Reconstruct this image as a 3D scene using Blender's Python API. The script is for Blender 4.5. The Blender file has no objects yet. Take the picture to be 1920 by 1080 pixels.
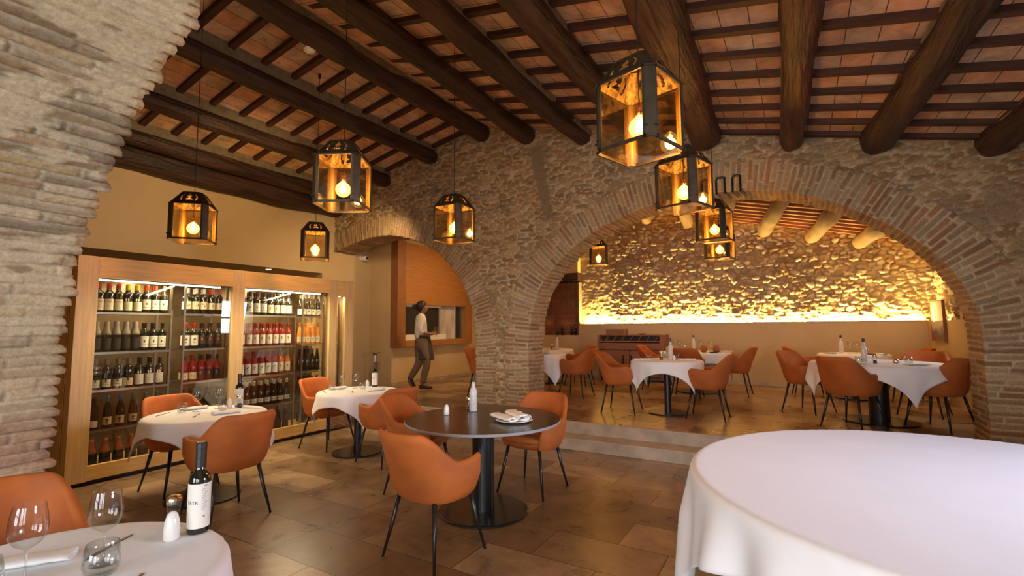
import bpy, bmesh, math, random
import numpy as np
from mathutils import Vector, Matrix
random.seed(7)
PI = math.pi
C = bpy.context.scene.collection
S = bpy.context.scene

# ------------------------------------------------------------------ camera, world, light, exposure
cam_d = bpy.data.cameras.new('camera'); cam = bpy.data.objects.new('camera', cam_d); C.objects.link(cam)
cam_d.sensor_width = 36; cam_d.lens = 906.13 * 36 / 1920; cam_d.clip_start = 0.02
yaw, pit, rol = [math.radians(a) for a in (30.4795, 4.68444, -0.394295)]
F = Vector((-math.sin(yaw)*math.cos(pit), math.cos(yaw)*math.cos(pit), math.sin(pit)))
r_ = Vector((math.cos(yaw), math.sin(yaw), 0)); u_ = r_.cross(F)
Rt = r_*math.cos(rol) + u_*math.sin(rol); Up = -r_*math.sin(rol) + u_*math.cos(rol)
cam.matrix_world = Matrix(((Rt.x, Up.x, -F.x, 0), (Rt.y, Up.y, -F.y, 0), (Rt.z, Up.z, -F.z, 1.5), (0, 0, 0, 1)))
S.camera = cam
S.view_settings.view_transform = 'Standard'; S.view_settings.look = 'None'
S.view_settings.gamma = 1; S.view_settings.use_curve_mapping = False
S.view_settings.exposure = -0.08
w = bpy.data.worlds.new('world'); S.world = w; w.use_nodes = True
w.node_tree.nodes['Background'].inputs[0].default_value = (0.62, 0.78, 1.0, 1)
w.node_tree.nodes['Background'].inputs[1].default_value = 1.0

def light(name, kind, loc, power, col, size=None, size_y=None, target=None, radius=None, spread=None):
    d = bpy.data.lights.new(name, kind); d.energy = power; d.color = col
    if kind == 'AREA':
        d.shape = 'RECTANGLE'; d.size = size; d.size_y = size_y
        if spread: d.spread = math.radians(spread)
    if radius is not None: d.shadow_soft_size = radius
    o = bpy.data.objects.new(name, d); C.objects.link(o); o.location = loc
    if target is not None:
        o.rotation_euler = (Vector(target) - Vector(loc)).to_track_quat('-Z', 'Y').to_euler()
    return o
DAY = (0.90, 0.92, 1.0); WARM = (1.0, 0.62, 0.27); GOLD = (1.0, 0.66, 0.19)
# daylight through the three glazed doors behind the camera and the two right-hand windows
for wx in (-1.9, 0.9, 3.2):
    light('daylight_rear', 'AREA', (wx, -3.92, 1.5), 92, DAY, 1.7, 2.4, (wx*.6-.3, 1.2, .45), spread=125)
light('daylight_main_right', 'AREA', (3.94, 3.2, 1.9), 85, (.74,.76,1), 1.6, 1.3, (.6, 2.7, 0.5), spread=90)
light('daylight_back_right', 'AREA', (2.52, 8.2, 1.85), 26, DAY, 0.8, 1.0, (-1, 8.0, 1.0))
# LED strip behind the low wall, grazing the rubble
light('led_back', 'AREA', (-1.32, 11.30, 1.545), 520, GOLD, 6.5, 0.03, (-1.32, 11.42, 2.3))
light('led_back_right', 'AREA', (2.07, 10.55, 1.545), 40, GOLD, 0.03, 1.2, (2.15, 10.55, 2.3))
# cabinet lights
for (y0, y1) in ((2.08, 3.38), (3.56, 4.82), (4.97, 5.10)):
    light('cabinet_light', 'AREA', (-6.08, (y0+y1)/2, 1.995), 42*(y1-y0), (1, .80, .50), 0.04, y1-y0, (-6.26, (y0+y1)/2, 0.6))
# recessed downlight, then unseen spots washing the plaster walls and back room
light('downlight', 'SPOT', (-8.4, 5.4, 2.56), 10, WARM, target=(-8.4, 5.4, 0), radius=.03)
light('wash_left', 'SPOT', (-5.2, 3.9, 3.5), 120, (1, .66, .28), target=(-8.1, 4.0, 2.9), radius=.1)
light('wash_kitchen', 'SPOT', (-5.2, 8.4, 3.4), 150, (1, .66, .33), target=(-7.4, 8.4, .8), radius=.1)
light('fill_passage', 'SPOT', (-5.9, 5.7, 3.5), 90, (1, .66, .33), target=(-8.07, 7.2, 1.6), radius=.1)  # added fill without a fixture, brightens the passage wall
light('spot_back', 'SPOT', (-2.2, 9.2, 3.3), 55, (1, .66, .33), target=(-1.8, 10.6, 0.6), radius=.1)
light('spot_back', 'SPOT', (0.7, 9.2, 2.85), 42, (1, .66, .33), target=(1.0, 10.6, 0.6), radius=.1)
for o in bpy.data.lights:
    if o.type == 'SPOT': o.spot_size = math.radians(120); o.spot_blend = .9

# ------------------------------------------------------------------ numpy noise
def hsh(i, j, s=0.):
    return np.modf(np.abs(np.sin(i*127.1 + j*311.7 + s*74.7) * 43758.5453))[0]
def vnoise(x, y, s=0.):
    xi, yi = np.floor(x), np.floor(y); fx, fy = x-xi, y-yi
    fx = fx*fx*(3-2*fx); fy = fy*fy*(3-2*fy)
    return (hsh(xi, yi, s)*(1-fx)+hsh(xi+1, yi, s)*fx)*(1-fy) + (hsh(xi, yi+1, s)*(1-fx)+hsh(xi+1, yi+1, s)*fx)*fy
def fbm(x, y, s=0., o=4):
    a, t, n = .5, 0., 0.
    for k in range(o):
        t = t + a*vnoise(x, y, s+k*3.1); n += a; a *= .5; x = x*2.03; y = y*2.03
    return t/n
def sst(a, b, x):
    t = np.clip((x-a)/(b-a), 0, 1); return t*t*(3-2*t)
def pick(pal, r):
    pal = np.array(pal); return pal[np.minimum((r*len(pal)).astype(int), len(pal)-1)]
def bricks(u, v, bw, bh, seed, mort=.012, H=.014):
    vv = v + (fbm(u*2.2, v*2.2, seed+9)-.5)*bh*.9
    row = np.floor(vv/bh); off = hsh(row, 3., seed)*bw; w_ = bw*(.75+.6*hsh(row, 5., seed))
    uu = u + off + (fbm(u*6, v*6, seed+4)-.5)*.02
    col = np.floor(uu/w_); fu = uu/w_-col; fv = vv/bh-row
    e = np.minimum(np.minimum(fu, 1-fu)*w_, np.minimum(fv, 1-fv)*bh)
    i1 = hsh(row, col, seed+1); i2 = hsh(row, col, seed+2)
    e = e - mort*(.2+.5*fbm(u*14, v*14, seed+6))
    m = sst(-.002, .010, e)
    h = m*H*(.35+.9*i1) + (fbm(u*30, v*30, seed+7)-.5)*.008*(.4+m)
    return h, m, i1, i2
def rubble(u, v, cw, ch, seed, H=.03, warp=.35):
    a = u/cw + (fbm(u*4, v*4, seed+11)-.5)*warp; b = v/ch + (fbm(u*4+7, v*4, seed+12)-.5)*warp*1.6
    ai, bi = np.floor(a), np.floor(b)
    F1 = np.full(a.shape, 9.); F2 = F1.copy(); ida = F1.copy(); idb = F1.copy()
    for dj in (-1, 0, 1):
        for di in (-1, 0, 1):
            ci, cj = ai+di, bi+dj
            px = ci + .5*(np.mod(cj, 2)) + .15 + .7*hsh(ci, cj, seed); py = cj + .2 + .6*hsh(ci, cj, seed+1)
            dx = a-px; dy = b-py
            d = np.power(np.abs(dx)**2.6 + np.abs(dy)**2.6, 1/2.6)
            n1 = d < F1
            F2 = np.where(n1, F1, np.minimum(F2, d)); F1 = np.where(n1, d, F1)
            ida = np.where(n1, ci, ida); idb = np.where(n1, cj, idb)
    e = F2-F1; i1 = hsh(ida, idb, seed+5); i2 = hsh(ida, idb, seed+6)
    m = sst(.04, .22, e)
    tilt = (hsh(ida, idb, seed+8)-.5)*(a-ida-.5) + (hsh(ida, idb, seed+9)-.3)*(b-idb-.5)
    h = m*H*(.25+.9*i1) + m*H*.5*tilt + (fbm(u*22, v*22, seed+7)-.5)*H*.5*(.5+m)
    return h, m, i1, i2

# ------------------------------------------------------------------ object helpers
def link(o, parent=None):
    C.objects.link(o)
    if parent is not None: o.parent = parent
    return o
def tag(o, label=None, cat=None, group=None, kind=None):
    if label: o['label'] = label
    if cat: o['category'] = cat
    if group: o['group'] = group
    if kind: o['kind'] = kind
    return o
def empty(name, loc, rz=0):
    o = bpy.data.objects.new(name, None); o.empty_display_size = .05
    o.location = loc; o.rotation_euler = (0, 0, rz); return link(o)
def copy_tree(o, parent=None):
    c = o.copy(); C.objects.link(c)
    if parent is not None: c.parent = parent
    for ch in list(o.children): copy_tree(ch, c)
    return c
class MB:
    def __init__(s): s.v = []; s.f = []; s.m = []
    def add(s, vs, fs, mi=0):
        b = len(s.v); s.v += [tuple(p) for p in vs]; s.f += [tuple(b+i for i in f) for f in fs]; s.m += [mi]*len(fs); return s
    def box(s, x0, x1, y0, y1, z0, z1, mi=0):
        return s.add([(x0,y0,z0),(x1,y0,z0),(x1,y1,z0),(x0,y1,z0),(x0,y0,z1),(x1,y0,z1),(x1,y1,z1),(x0,y1,z1)],
                     [(0,3,2,1),(4,5,6,7),(0,1,5,4),(1,2,6,5),(2,3,7,6),(3,0,4,7)], mi)
    def tube(s, pts, rad, n=10, mi=0, cap=True, sq=None):
        pts = [Vector(p) for p in pts]; rings = []
        rad = rad if isinstance(rad, (list, tuple)) else [rad]*len(pts)
        pu = None
        for i, p in enumerate(pts):
            d = (pts[min(i+1, len(pts)-1)] - pts[max(i-1, 0)]).normalized()
            if pu is None:
                pu = d.cross(Vector((0, 0, 1)) if abs(d.z) < .9 else Vector((1, 0, 0))).normalized()
            pu = (pu - d*pu.dot(d)).normalized(); pv = d.cross(pu)
            rings.append([p + (pu*math.cos(2*PI*k/n) + pv*math.sin(2*PI*k/n))*rad[i] for k in range(n)])
        return s.loft(rings, mi, cap)
    def loft(s, rings, mi=0, cap=True, closed=True):
        n = len(rings[0]); vs = [p for r in rings for p in r]; fs = []
        for i in range(len(rings)-1):
            for k in range(n if closed else n-1):
                k2 = (k+1) % n; fs.append((i*n+k, i*n+k2, (i+1)*n+k2, (i+1)*n+k))
        if cap: fs.append(tuple(reversed(range(n)))); fs.append(tuple((len(rings)-1)*n+k for k in range(n)))
        return s.add(vs, fs, mi)
    def lathe(s, prof, n=20, c=(0,0,0), mi=0, cap=False, sx=1., sy=1.):
        rings = [[(c[0]+r*sx*math.cos(2*PI*k/n), c[1]+r*sy*math.sin(2*PI*k/n), c[2]+z) for k in range(n)] for r, z in prof]
        return s.loft(rings, mi, cap)
    def prism(s, poly, y0, y1, mi=0):   # poly in (x,z), extruded along y
        n = len(poly)
        return s.add([(x, y0, z) for x, z in poly]+[(x, y1, z) for x, z in poly],
                     [tuple(range(n)), tuple(reversed(range(n, 2*n)))]+[((k+1)%n, k, n+k, n+(k+1)%n) for k in range(n)], mi)
    def build(s, name, mat, parent=None, smooth=False, bevel=0, sub=0, loc=None):
        me = bpy.data.meshes.new(name); me.from_pydata(s.v, [], s.f)
        for m in (mat if isinstance(mat, (list, tuple)) else [mat]): me.materials.append(m)
        if any(s.m): me.polygons.foreach_set('material_index', s.m)
        if smooth: me.polygons.foreach_set('use_smooth', [True]*len(s.f))
        me.update()
        bm = bmesh.new(); bm.from_mesh(me); bmesh.ops.recalc_face_normals(bm, faces=bm.faces); bm.to_mesh(me); bm.free()
        o = bpy.data.objects.new(name, me); link(o, parent)
        if bevel:
            b = o.modifiers.new('bevel', 'BEVEL'); b.width = bevel; b.segments = 2; b.limit_method = 'ANGLE'
        if sub:
            b = o.modifiers.new('sub', 'SUBSURF'); b.levels = sub; b.render_levels = sub
        if loc: o.location = loc
        return o
def grid_geo(P, keep=None, col=None, flip=False):
    nu, nv = P.shape[:2]
    idx = np.arange(nu*nv).reshape(nu, nv)
    q = np.stack([idx[:-1,:-1], idx[1:,:-1], idx[1:,1:], idx[:-1,1:]], -1)
    if flip: q = q[..., ::-1]
    if keep is not None: q = q[keep]
    return P.reshape(-1, 3), q.reshape(-1, 4), (None if col is None else col.reshape(-1, 3))
def np_obj(name, parts, mat, parent=None, smooth=True):
    V = []; Q = []; K = []; b = 0
    for v, q, c in parts:
        V.append(v); Q.append(q+b); K.append(c if c is not None else np.ones((len(v), 3))*.5); b += len(v)
    V = np.concatenate(V); Q = np.concatenate(Q); K = np.concatenate(K)
    used = np.zeros(len(V), bool); used[Q.ravel()] = True
    remap = np.cumsum(used)-1; V = V[used]; K = K[used]; Q = remap[Q]
    me = bpy.data.meshes.new(name); me.vertices.add(len(V)); me.vertices.foreach_set('co', V.astype(np.float32).ravel())
    me.loops.add(Q.size); me.loops.foreach_set('vertex_index', Q.ravel().astype(np.int32))
    me.polygons.add(len(Q)); me.polygons.foreach_set('loop_start', np.arange(0, Q.size, 4, dtype=np.int32))
    me.polygons.foreach_set('loop_total', np.full(len(Q), 4, np.int32))
    me.update(calc_edges=True); me.validate()
    at = me.color_attributes.new('Col', 'FLOAT_COLOR', 'POINT')
    at.data.foreach_set('color', np.concatenate([K, np.ones((len(K), 1))], 1).astype(np.float32).ravel())
    if smooth: me.polygons.foreach_set('use_smooth', [True]*len(me.polygons))
    me.materials.append(mat)
    return link(bpy.data.objects.new(name, me), parent)

# ------------------------------------------------------------------ materials
def newmat(name):
    m = bpy.data.materials.new(name); m.use_nodes = True; nt = m.node_tree
    return m, nt, nt.nodes['Principled BSDF']
def mat(name, col, rough=.5, metal=0., var=0., scale=8., bump=0., bscale=60., stretch=None, coat=0, sheen=0, emit=None, estr=0, ior=None, dark=None, bdist=.01):
    m, nt, b = newmat(name); N = nt.nodes; L = nt.links
    b.inputs['Base Color'].default_value = (*col, 1); b.inputs['Roughness'].default_value = rough; b.inputs['Metallic'].default_value = metal
    if coat: b.inputs['Coat Weight'].default_value = coat
    if sheen:
        b.inputs['Sheen Weight'].default_value = sheen; b.inputs['Sheen Roughness'].default_value = .4
        b.inputs['Sheen Tint'].default_value = (min(col[0]*1.6, 1), col[1]*1.8, col[2]*2.2, 1)
    if emit: b.inputs['Emission Color'].default_value = (*emit, 1); b.inputs['Emission Strength'].default_value = estr
    if var or bump:
        tc = N.new('ShaderNodeTexCoord'); mp = N.new('ShaderNodeMapping'); L.new(tc.outputs['Object'], mp.inputs[0])
        if stretch: mp.inputs['Scale'].default_value = stretch
    if var:
        n = N.new('ShaderNodeTexNoise'); n.inputs['Scale'].default_value = scale; n.inputs['Detail'].default_value = 6
        L.new(mp.outputs[0], n.inputs['Vector'])
        cr = N.new('ShaderNodeMapRange'); cr.inputs[1].default_value = .3; cr.inputs[2].default_value = .7
        L.new(n.outputs[0], cr.inputs[0])
        mx = N.new('ShaderNodeMix'); mx.data_type = 'RGBA'
        dk = dark or tuple(c*(1-var) for c in col); lt = tuple(min(c*(1+var), 1) for c in col)
        mx.inputs[6].default_value = (*dk, 1); mx.inputs[7].default_value = (*lt, 1)
        L.new(cr.outputs[0], mx.inputs[0]); L.new(mx.outputs[2], b.inputs['Base Color'])
    if bump:
        n = N.new('ShaderNodeTexNoise'); n.inputs['Scale'].default_value = bscale; n.inputs['Detail'].default_value = 4
        L.new(mp.outputs[0], n.inputs['Vector'])
        bp = N.new('ShaderNodeBump'); bp.inputs['Strength'].default_value = bump; bp.inputs['Distance'].default_value = bdist
        L.new(n.outputs[0], bp.inputs['Height']); L.new(bp.outputs[0], b.inputs['Normal'])
    return m
def glassmat(name, tint=(1, 1, 1), refl=.04, edge=.7, rough=0.0):
    m = bpy.data.materials.new(name); m.use_nodes = True; nt = m.node_tree; nt.nodes.clear(); N = nt.nodes; L = nt.links
    out = N.new('ShaderNodeOutputMaterial'); t = N.new('ShaderNodeBsdfTransparent'); g = N.new('ShaderNodeBsdfGlossy')
    t.inputs[0].default_value = (*tint, 1); g.inputs['Roughness'].default_value = rough
    lw = N.new('ShaderNodeLayerWeight'); lw.inputs['Blend'].default_value = .5
    pw = N.new('ShaderNodeMath'); pw.operation = 'POWER'; pw.inputs[1].default_value = 3.0; L.new(lw.outputs['Facing'], pw.inputs[0])
    mr = N.new('ShaderNodeMapRange'); mr.inputs[3].default_value = refl; mr.inputs[4].default_value = edge; L.new(pw.outputs[0], mr.inputs[0])
    mx = N.new('ShaderNodeMixShader'); L.new(mr.outputs[0], mx.inputs[0]); L.new(t.outputs[0], mx.inputs[1]); L.new(g.outputs[0], mx.inputs[2])
    L.new(mx.outputs[0], out.inputs[0]); return m
def stonemat(name, rough=.85, spec=.25, bump=.5):
    m, nt, b = newmat(name); N = nt.nodes; L = nt.links
    a = N.new('ShaderNodeAttribute'); a.attribute_name = 'Col'
    tc = N.new('ShaderNodeTexCoord'); n = N.new('ShaderNodeTexNoise'); n.inputs['Scale'].default_value = 46; n.inputs['Detail'].default_value = 12; n.inputs['Roughness'].default_value = .74
    L.new(tc.outputs['Object'], n.inputs['Vector'])
    mr = N.new('ShaderNodeMapRange'); mr.inputs[1].default_value = .25; mr.inputs[2].default_value = .75; mr.inputs[3].default_value = .62; mr.inputs[4].default_value = 1.36
    L.new(n.outputs[0], mr.inputs[0])
    vm = N.new('ShaderNodeVectorMath'); vm.operation = 'SCALE'; L.new(a.outputs['Color'], vm.inputs[0]); L.new(mr.outputs[0], vm.inputs['Scale'])
    L.new(vm.outputs[0], b.inputs['Base Color']); b.inputs['Roughness'].default_value = rough; b.inputs['Specular IOR Level'].default_value = spec
    bp = N.new('ShaderNodeBump'); bp.inputs['Strength'].default_value = bump; bp.inputs['Distance'].default_value = .006
    L.new(n.outputs[0], bp.inputs['Height']); L.new(bp.outputs[0], b.inputs['Normal']); return m
def tilemat(name, c1, c2, bw, rh, mortar, msize, rough, swiz, noise_dark, off=.5, spots=None, spec=.5):
    m, nt, b = newmat(name); N = nt.nodes; L = nt.links
    tc = N.new('ShaderNodeTexCoord'); sp = N.new('ShaderNodeSeparateXYZ'); cb = N.new('ShaderNodeCombineXYZ')
    L.new(tc.outputs['Object'], sp.inputs[0])
    L.new(sp.outputs[swiz[0]], cb.inputs[0]); L.new(sp.outputs[swiz[1]], cb.inputs[1])
    br = N.new('ShaderNodeTexBrick'); br.inputs['Scale'].default_value = 1; br.inputs['Brick Width'].default_value = bw
    br.inputs['Row Height'].default_value = rh; br.inputs['Mortar Size'].default_value = msize; br.inputs['Mortar Smooth'].default_value = .3
    br.offset = off; br.squash = 1; br.inputs['Bias'].default_value = 0
    br.inputs['Color1'].default_value = (*c1, 1); br.inputs['Color2'].default_value = (*c2, 1); br.inputs['Mortar'].default_value = (*mortar, 1)
    L.new(cb.outputs[0], br.inputs['Vector'])
    n = N.new('ShaderNodeTexNoise'); n.inputs['Scale'].default_value = 3.2; n.inputs['Detail'].default_value = 9; n.inputs['Roughness'].default_value = .68; n.inputs['Distortion'].default_value = .7
    L.new(tc.outputs['Object'], n.inputs['Vector'])
    mr = N.new('ShaderNodeMapRange'); mr.inputs[1].default_value = .3; mr.inputs[2].default_value = .7; mr.inputs[3].default_value = noise_dark; mr.inputs[4].default_value = 1.3
    L.new(n.outputs[0], mr.inputs[0])
    vm = N.new('ShaderNodeVectorMath'); vm.operation = 'SCALE'; L.new(br.outputs['Color'], vm.inputs[0]); L.new(mr.outputs[0], vm.inputs['Scale'])
    src = vm.outputs[0]
    if spots:
        n2 = N.new('ShaderNodeTexNoise'); n2.inputs['Scale'].default_value = 9; n2.inputs['Detail'].default_value = 10; n2.inputs['Roughness'].default_value = .8
        L.new(tc.outputs['Object'], n2.inputs['Vector'])
        m2 = N.new('ShaderNodeMapRange'); m2.inputs[1].default_value = .60; m2.inputs[2].default_value = .68; L.new(n2.outputs[0], m2.inputs[0])
        mx = N.new('ShaderNodeMix'); mx.data_type = 'RGBA'; L.new(m2.outputs[0], mx.inputs[0]); L.new(src, mx.inputs[6]); mx.inputs[7].default_value = (*spots, 1); src = mx.outputs[2]
    L.new(src, b.inputs['Base Color']); b.inputs['Specular IOR Level'].default_value = spec
    rr = N.new('ShaderNodeMapRange'); rr.inputs[3].default_value = rough*.7; rr.inputs[4].default_value = rough*1.5; L.new(n.outputs[0], rr.inputs[0]); L.new(rr.outputs[0], b.inputs['Roughness'])
    bp = N.new('ShaderNodeBump'); bp.inputs['Strength'].default_value = .35; bp.inputs['Distance'].default_value = .004; bp.invert = True
    L.new(br.outputs['Fac'], bp.inputs['Height']); L.new(bp.outputs[0], b.inputs['Normal']); return m

M = {}
M['stone'] = stonemat('stone_wall')
M['stone_near'] = stonemat('brick_intrados', .8, .25, 1.0)
M['plaster'] = mat('cream_plaster', (.60, .45, .23), .7, var=.06, scale=1.3, bump=.12, bscale=40)
M['plaster_low'] = mat('cream_low_wall', (.52, .39, .21), .65, var=.05, scale=1.5, bump=.08, bscale=30)
M['render'] = mat('grey_render', (.30, .27, .22), .9, var=.15, scale=5, bump=.3, bscale=40)
M['floor'] = tilemat('travertine', (.42, .29, .17), (.185, .105, .05), .80, .42, (.10, .06, .035), .0045, .27, ('X', 'Y'), .55, .43, (.20, .125, .07))
M['tread'] = mat('limestone', (.42, .33, .23), .45, var=.22, scale=5, bump=.15, bscale=50)
M['tile'] = tilemat('terracotta', (.68, .36, .19), (.58, .43, .29), .215, .395, (.13, .085, .055), .0045, .85, ('X', 'Y'), .55, 0, (.20, .10, .05), .2)
M['beam'] = mat('dark_timber', (.045, .018, .008), .55, var=.75, scale=11, bump=1.0, bscale=24, stretch=(1, .13, 1), bdist=.035)
M['beam_big'] = mat('reddish_timber', (.085, .028, .011), .5, var=.75, scale=9, bump=1.0, bscale=20, stretch=(1, .13, 1), bdist=.035)
M['batten'] = mat('batten_wood', (.060, .022, .011), .65, var=.4, scale=12, bump=.3, bscale=40, stretch=(.2, 1, 1))
M['beam_pale'] = mat('pale_timber', (.18, .11, .05), .7, var=.35, scale=7, bump=.6, bscale=24, stretch=(1, .2, 1))
M['batten_red'] = mat('red_batten_wood', (.24, .09, .04), .7, var=.35, scale=10, stretch=(.2, 1, 1))
M['mortar'] = mat('lime_mortar', (.19, .155, .095), .95, var=.25, scale=12, bump=.5, bscale=30)
M['oak'] = mat('light_oak', (.62, .42, .18), .42, var=.13, scale=9, bump=.1, bscale=60, stretch=(4, 4, .35))
M['oak_h'] = mat('glow_tint_oak_rail', (.70, .44, .15), .42, var=.13, scale=9, bump=.1, bscale=60, stretch=(4, .35, 4))  # horizontal grain; yellower than the stiles to carry the glow on the top rail
M['walnut'] = mat('orange_wood_panel', (.36, .15, .04), .42, var=.14, scale=10, bump=.05, bscale=60, stretch=(4, .4, 4))
M['walnut_v'] = mat('brown_wood_post', (.26, .095, .03), .45, var=.2, scale=10, stretch=(4, 4, .4))
M['back'] = mat('dark_olive_back', (.13, .085, .035), .35, .3, var=.3, scale=4)
M['sideboard'] = mat('sideboard_wood', (.27, .11, .045), .5, var=.2, scale=10, stretch=(.4, 4, 4))
M['steel'] = mat('brushed_steel', (.62, .58, .50), .28, 1.)
M['steel_dark'] = mat('dark_steel', (.10, .09, .08), .3, 1.)
M['black'] = mat('black_metal', (.012, .011, .010), .32, .0, coat=.2)
M['black_matte'] = mat('black_coating', (.014, .013, .012), .42)
M['velvet'] = mat('rust_velvet', (.40, .100, .012), .75, var=.20, scale=4.5, bump=.06, bscale=90, sheen=.12)
M['linen'] = mat('white_linen', (.84, .82, .80), .8, var=.02, scale=3, bump=.12, bscale=260, sheen=.15)
M['napkin'] = mat('white_napkin', (.86, .84, .80), .8, bump=.15, bscale=120)
M['china'] = mat('white_china', (.80, .78, .70), .18, coat=.5)
M['plate_dark'] = mat('dark_plate', (.03, .015, .012), .3)
M['tabletop'] = mat('dark_ceramic_top', (.050, .034, .024), .22, var=.35, scale=3, stretch=(.5, 4, 1))
M['tabletop_edge'] = mat('grey_edge', (.26, .25, .24), .5)
M['glass'] = glassmat('clear_glass', (.94, .95, .94), .07, .95)
M['pane'] = glassmat('cabinet_pane', (.93, .93, .90), .10, .6)
M['amber_pane'] = glassmat('amber_pane', (.95, .88, .74), .07, .55)
M['bulb'] = None
M['brass'] = mat('brass_inside', (.26, .17, .065), .55, .6, var=.6, scale=9, bump=.8, bscale=12, stretch=(5, 5, .5), dark=(.05, .028, .008))
M['iron'] = mat('aged_iron', (.075, .056, .032), .45, .7, var=.3, scale=10)
M['socket'] = mat('brass_socket', (.75, .45, .16), .25, 1.)
M['filament'] = mat('filament', (1, .6, .2), .5, emit=(1.0, .78, .42), estr=110)
M['led'] = mat('led_strip', (1, .8, .4), .5, emit=(1.0, .72, .28), estr=14)
M['led_white'] = mat('led_bar', (1, .9, .7), .5, emit=(1.0, .86, .60), estr=8)
M['white'] = mat('white_plastic', (.90, .89, .85), .4)
M['bottle_dark'] = mat('dark_bottle_glass', (.012, .012, .006), .06, coat=.6)
M['bottle_amber'] = mat('amber_wine', (.62, .24, .04), .08, coat=.6)
M['bottle_rose'] = mat('rose_wine', (.22, .011, .010), .08, coat=.6)
M['bottle_salmon'] = mat('salmon_wine', (.42, .11, .035), .08, coat=.6)
M['bottle_white'] = mat('white_bottle', (.62, .60, .55), .25, var=.12, scale=60)
M['label_cream'] = mat('cream_label', (.70, .60, .40), .7)
M['label_white'] = mat('white_label', (.76, .72, .62), .7)
M['label_black'] = mat('black_label', (.02, .018, .016), .6)
M['ink'] = mat('dark_ink', (.06, .03, .02), .7)
M['ink_red'] = mat('red_ink', (.42, .07, .03), .7)
M['ink_green'] = mat('olive_ink', (.20, .20, .08), .7)
for n, c in (('cap_red', (.42, .03, .015)), ('cap_orange_red', (.70, .07, .02)), ('cap_yellow', (.85, .60, .02)), ('cap_white', (.75, .68, .50)), ('cap_teal', (.03, .25, .27)),
             ('cap_black', (.02, .016, .014)), ('cap_grey', (.28, .25, .20)), ('cap_foil', (.55, .14, .04)), ('cap_pink', (.30, .02, .022))):
    M[n] = mat(n, c, .35, coat=.3)
M['skin'] = mat('skin', (.24, .10, .055), .55)
M['hair'] = mat('black_hair', (.012, .009, .008), .5, bump=.4, bscale=60)
M['shirt'] = mat('white_shirt', (.72, .66, .56), .8, bump=.2, bscale=30)
M['trousers'] = mat('taupe_trousers', (.17, .115, .07), .85, bump=.2, bscale=30)
M['apron'] = mat('dark_apron', (.055, .045, .028), .85)
M['shoe'] = mat('black_shoe', (.010, .009, .009), .4)
M['dark_void'] = mat('void_shade', (.012, .010, .009), .6)  # near-black panels give the hatch openings their shade
M['marble'] = mat('veined_marble', (.50, .44, .36), .25, var=.35, scale=3, stretch=(1, 1.6, .6))
M['brick_in'] = tilemat('niche_brick', (.30, .12, .05), (.24, .09, .04), .3, .2, (.36, .18, .09), .008, .8, ('X', 'Z'), .7, .5)
M['wicker'] = mat('wicker', (.36, .13, .05), .8, bump=.9, bscale=120)
def paintmat():
    m, nt, b = newmat('abstract_canvas'); N = nt.nodes; L = nt.links
    tc = N.new('ShaderNodeTexCoord'); sp = N.new('ShaderNodeSeparateXYZ'); L.new(tc.outputs['Generated'], sp.inputs[0])
    n = N.new('ShaderNodeTexNoise'); n.inputs['Scale'].default_value = 4; n.inputs['Detail'].default_value = 8; L.new(tc.outputs['Generated'], n.inputs['Vector'])
    ad = N.new('ShaderNodeMath'); ad.operation = 'MULTIPLY_ADD'; ad.inputs[1].default_value = .5; L.new(n.outputs[0], ad.inputs[0]); L.new(sp.outputs['Z'], ad.inputs[2])
    cr = N.new('ShaderNodeValToRGB'); e = cr.color_ramp.elements
    e[0].position = .22; e[0].color = (.20, .06, .03, 1); e[1].position = .42; e[1].color = (.03, .03, .05, 1)
    for p, c in ((.52, (.16, .14, .16)), (.62, (.45, .40, .36)), (.85, (.42, .30, .20)), (1.1, (.5, .45, .38))):
        k = e.new(min(p, 1)); k.color = (*c, 1)
    L.new(ad.outputs[0], cr.inputs[0]); L.new(cr.outputs[0], b.inputs['Base Color']); return m
M['canvas'] = paintmat()

# ------------------------------------------------------------------ floors and steps
YA, TA = 6.6, .5           # front of the arcade wall, its thickness
ZR = .285                  # raised floor
def slab(name, x0, x1, y0, y1, z0, z1, m, bevel=0, parent=None, kind='structure'):
    o = MB().box(x0, x1, y0, y1, z0, z1).build(name, m, parent, bevel=bevel)
    if parent is None and kind: o['kind'] = kind
    return o
slab('floor', -9.6, 4.2, -4.2, 6.5, -.1, 0, M['floor'])
slab('floor', -9.6, 4.2, 5.92, 11.8, .0, ZR, M['floor'])
slab('trim_1', -9.6, 4.0, 5.58, 6.0, 0.0, ZR/2, M['tread'], .008)
slab('trim_2', -9.6, 4.0, 5.87, 5.925, 0.001, ZR+.002, M['tread'], .008)

# ------------------------------------------------------------------ profiles of the arches
def spline(pts, step):
    P = np.array(pts, float); out = []
    for i in range(len(P)-1):
        p0 = P[max(i-1, 0)]; p1 = P[i]; p2 = P[i+1]; p3 = P[min(i+2, len(P)-1)]
        for t in np.linspace(0, 1, 24, endpoint=False):
            out.append(.5*((2*p1)+(-p0+p2)*t+(2*p0-5*p1+4*p2-p3)*t*t+(-p0+3*p1-3*p2+p3)*t**3))
    out.append(P[-1]); out = np.array(out); d = np.r_[0, np.cumsum(np.hypot(*np.diff(out, axis=0).T))]
    s = np.arange(0, d[-1], step); Q = np.stack([np.interp(s, d, out[:, 0]), np.interp(s, d, out[:, 1])], 1)
    T = np.gradient(Q, axis=0)
    k = 9; ker = np.ones(k)/k
    T = np.stack([np.convolve(np.pad(T[:, c], k//2, 'edge'), ker, 'valid') for c in (0, 1)], 1)
    T /= np.hypot(T[:, 0], T[:, 1])[:, None]
    Nn = np.stack([-T[:, 1], T[:, 0]], 1)      # outward when the path goes left to right over the arch
    return s, Q, Nn
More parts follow.
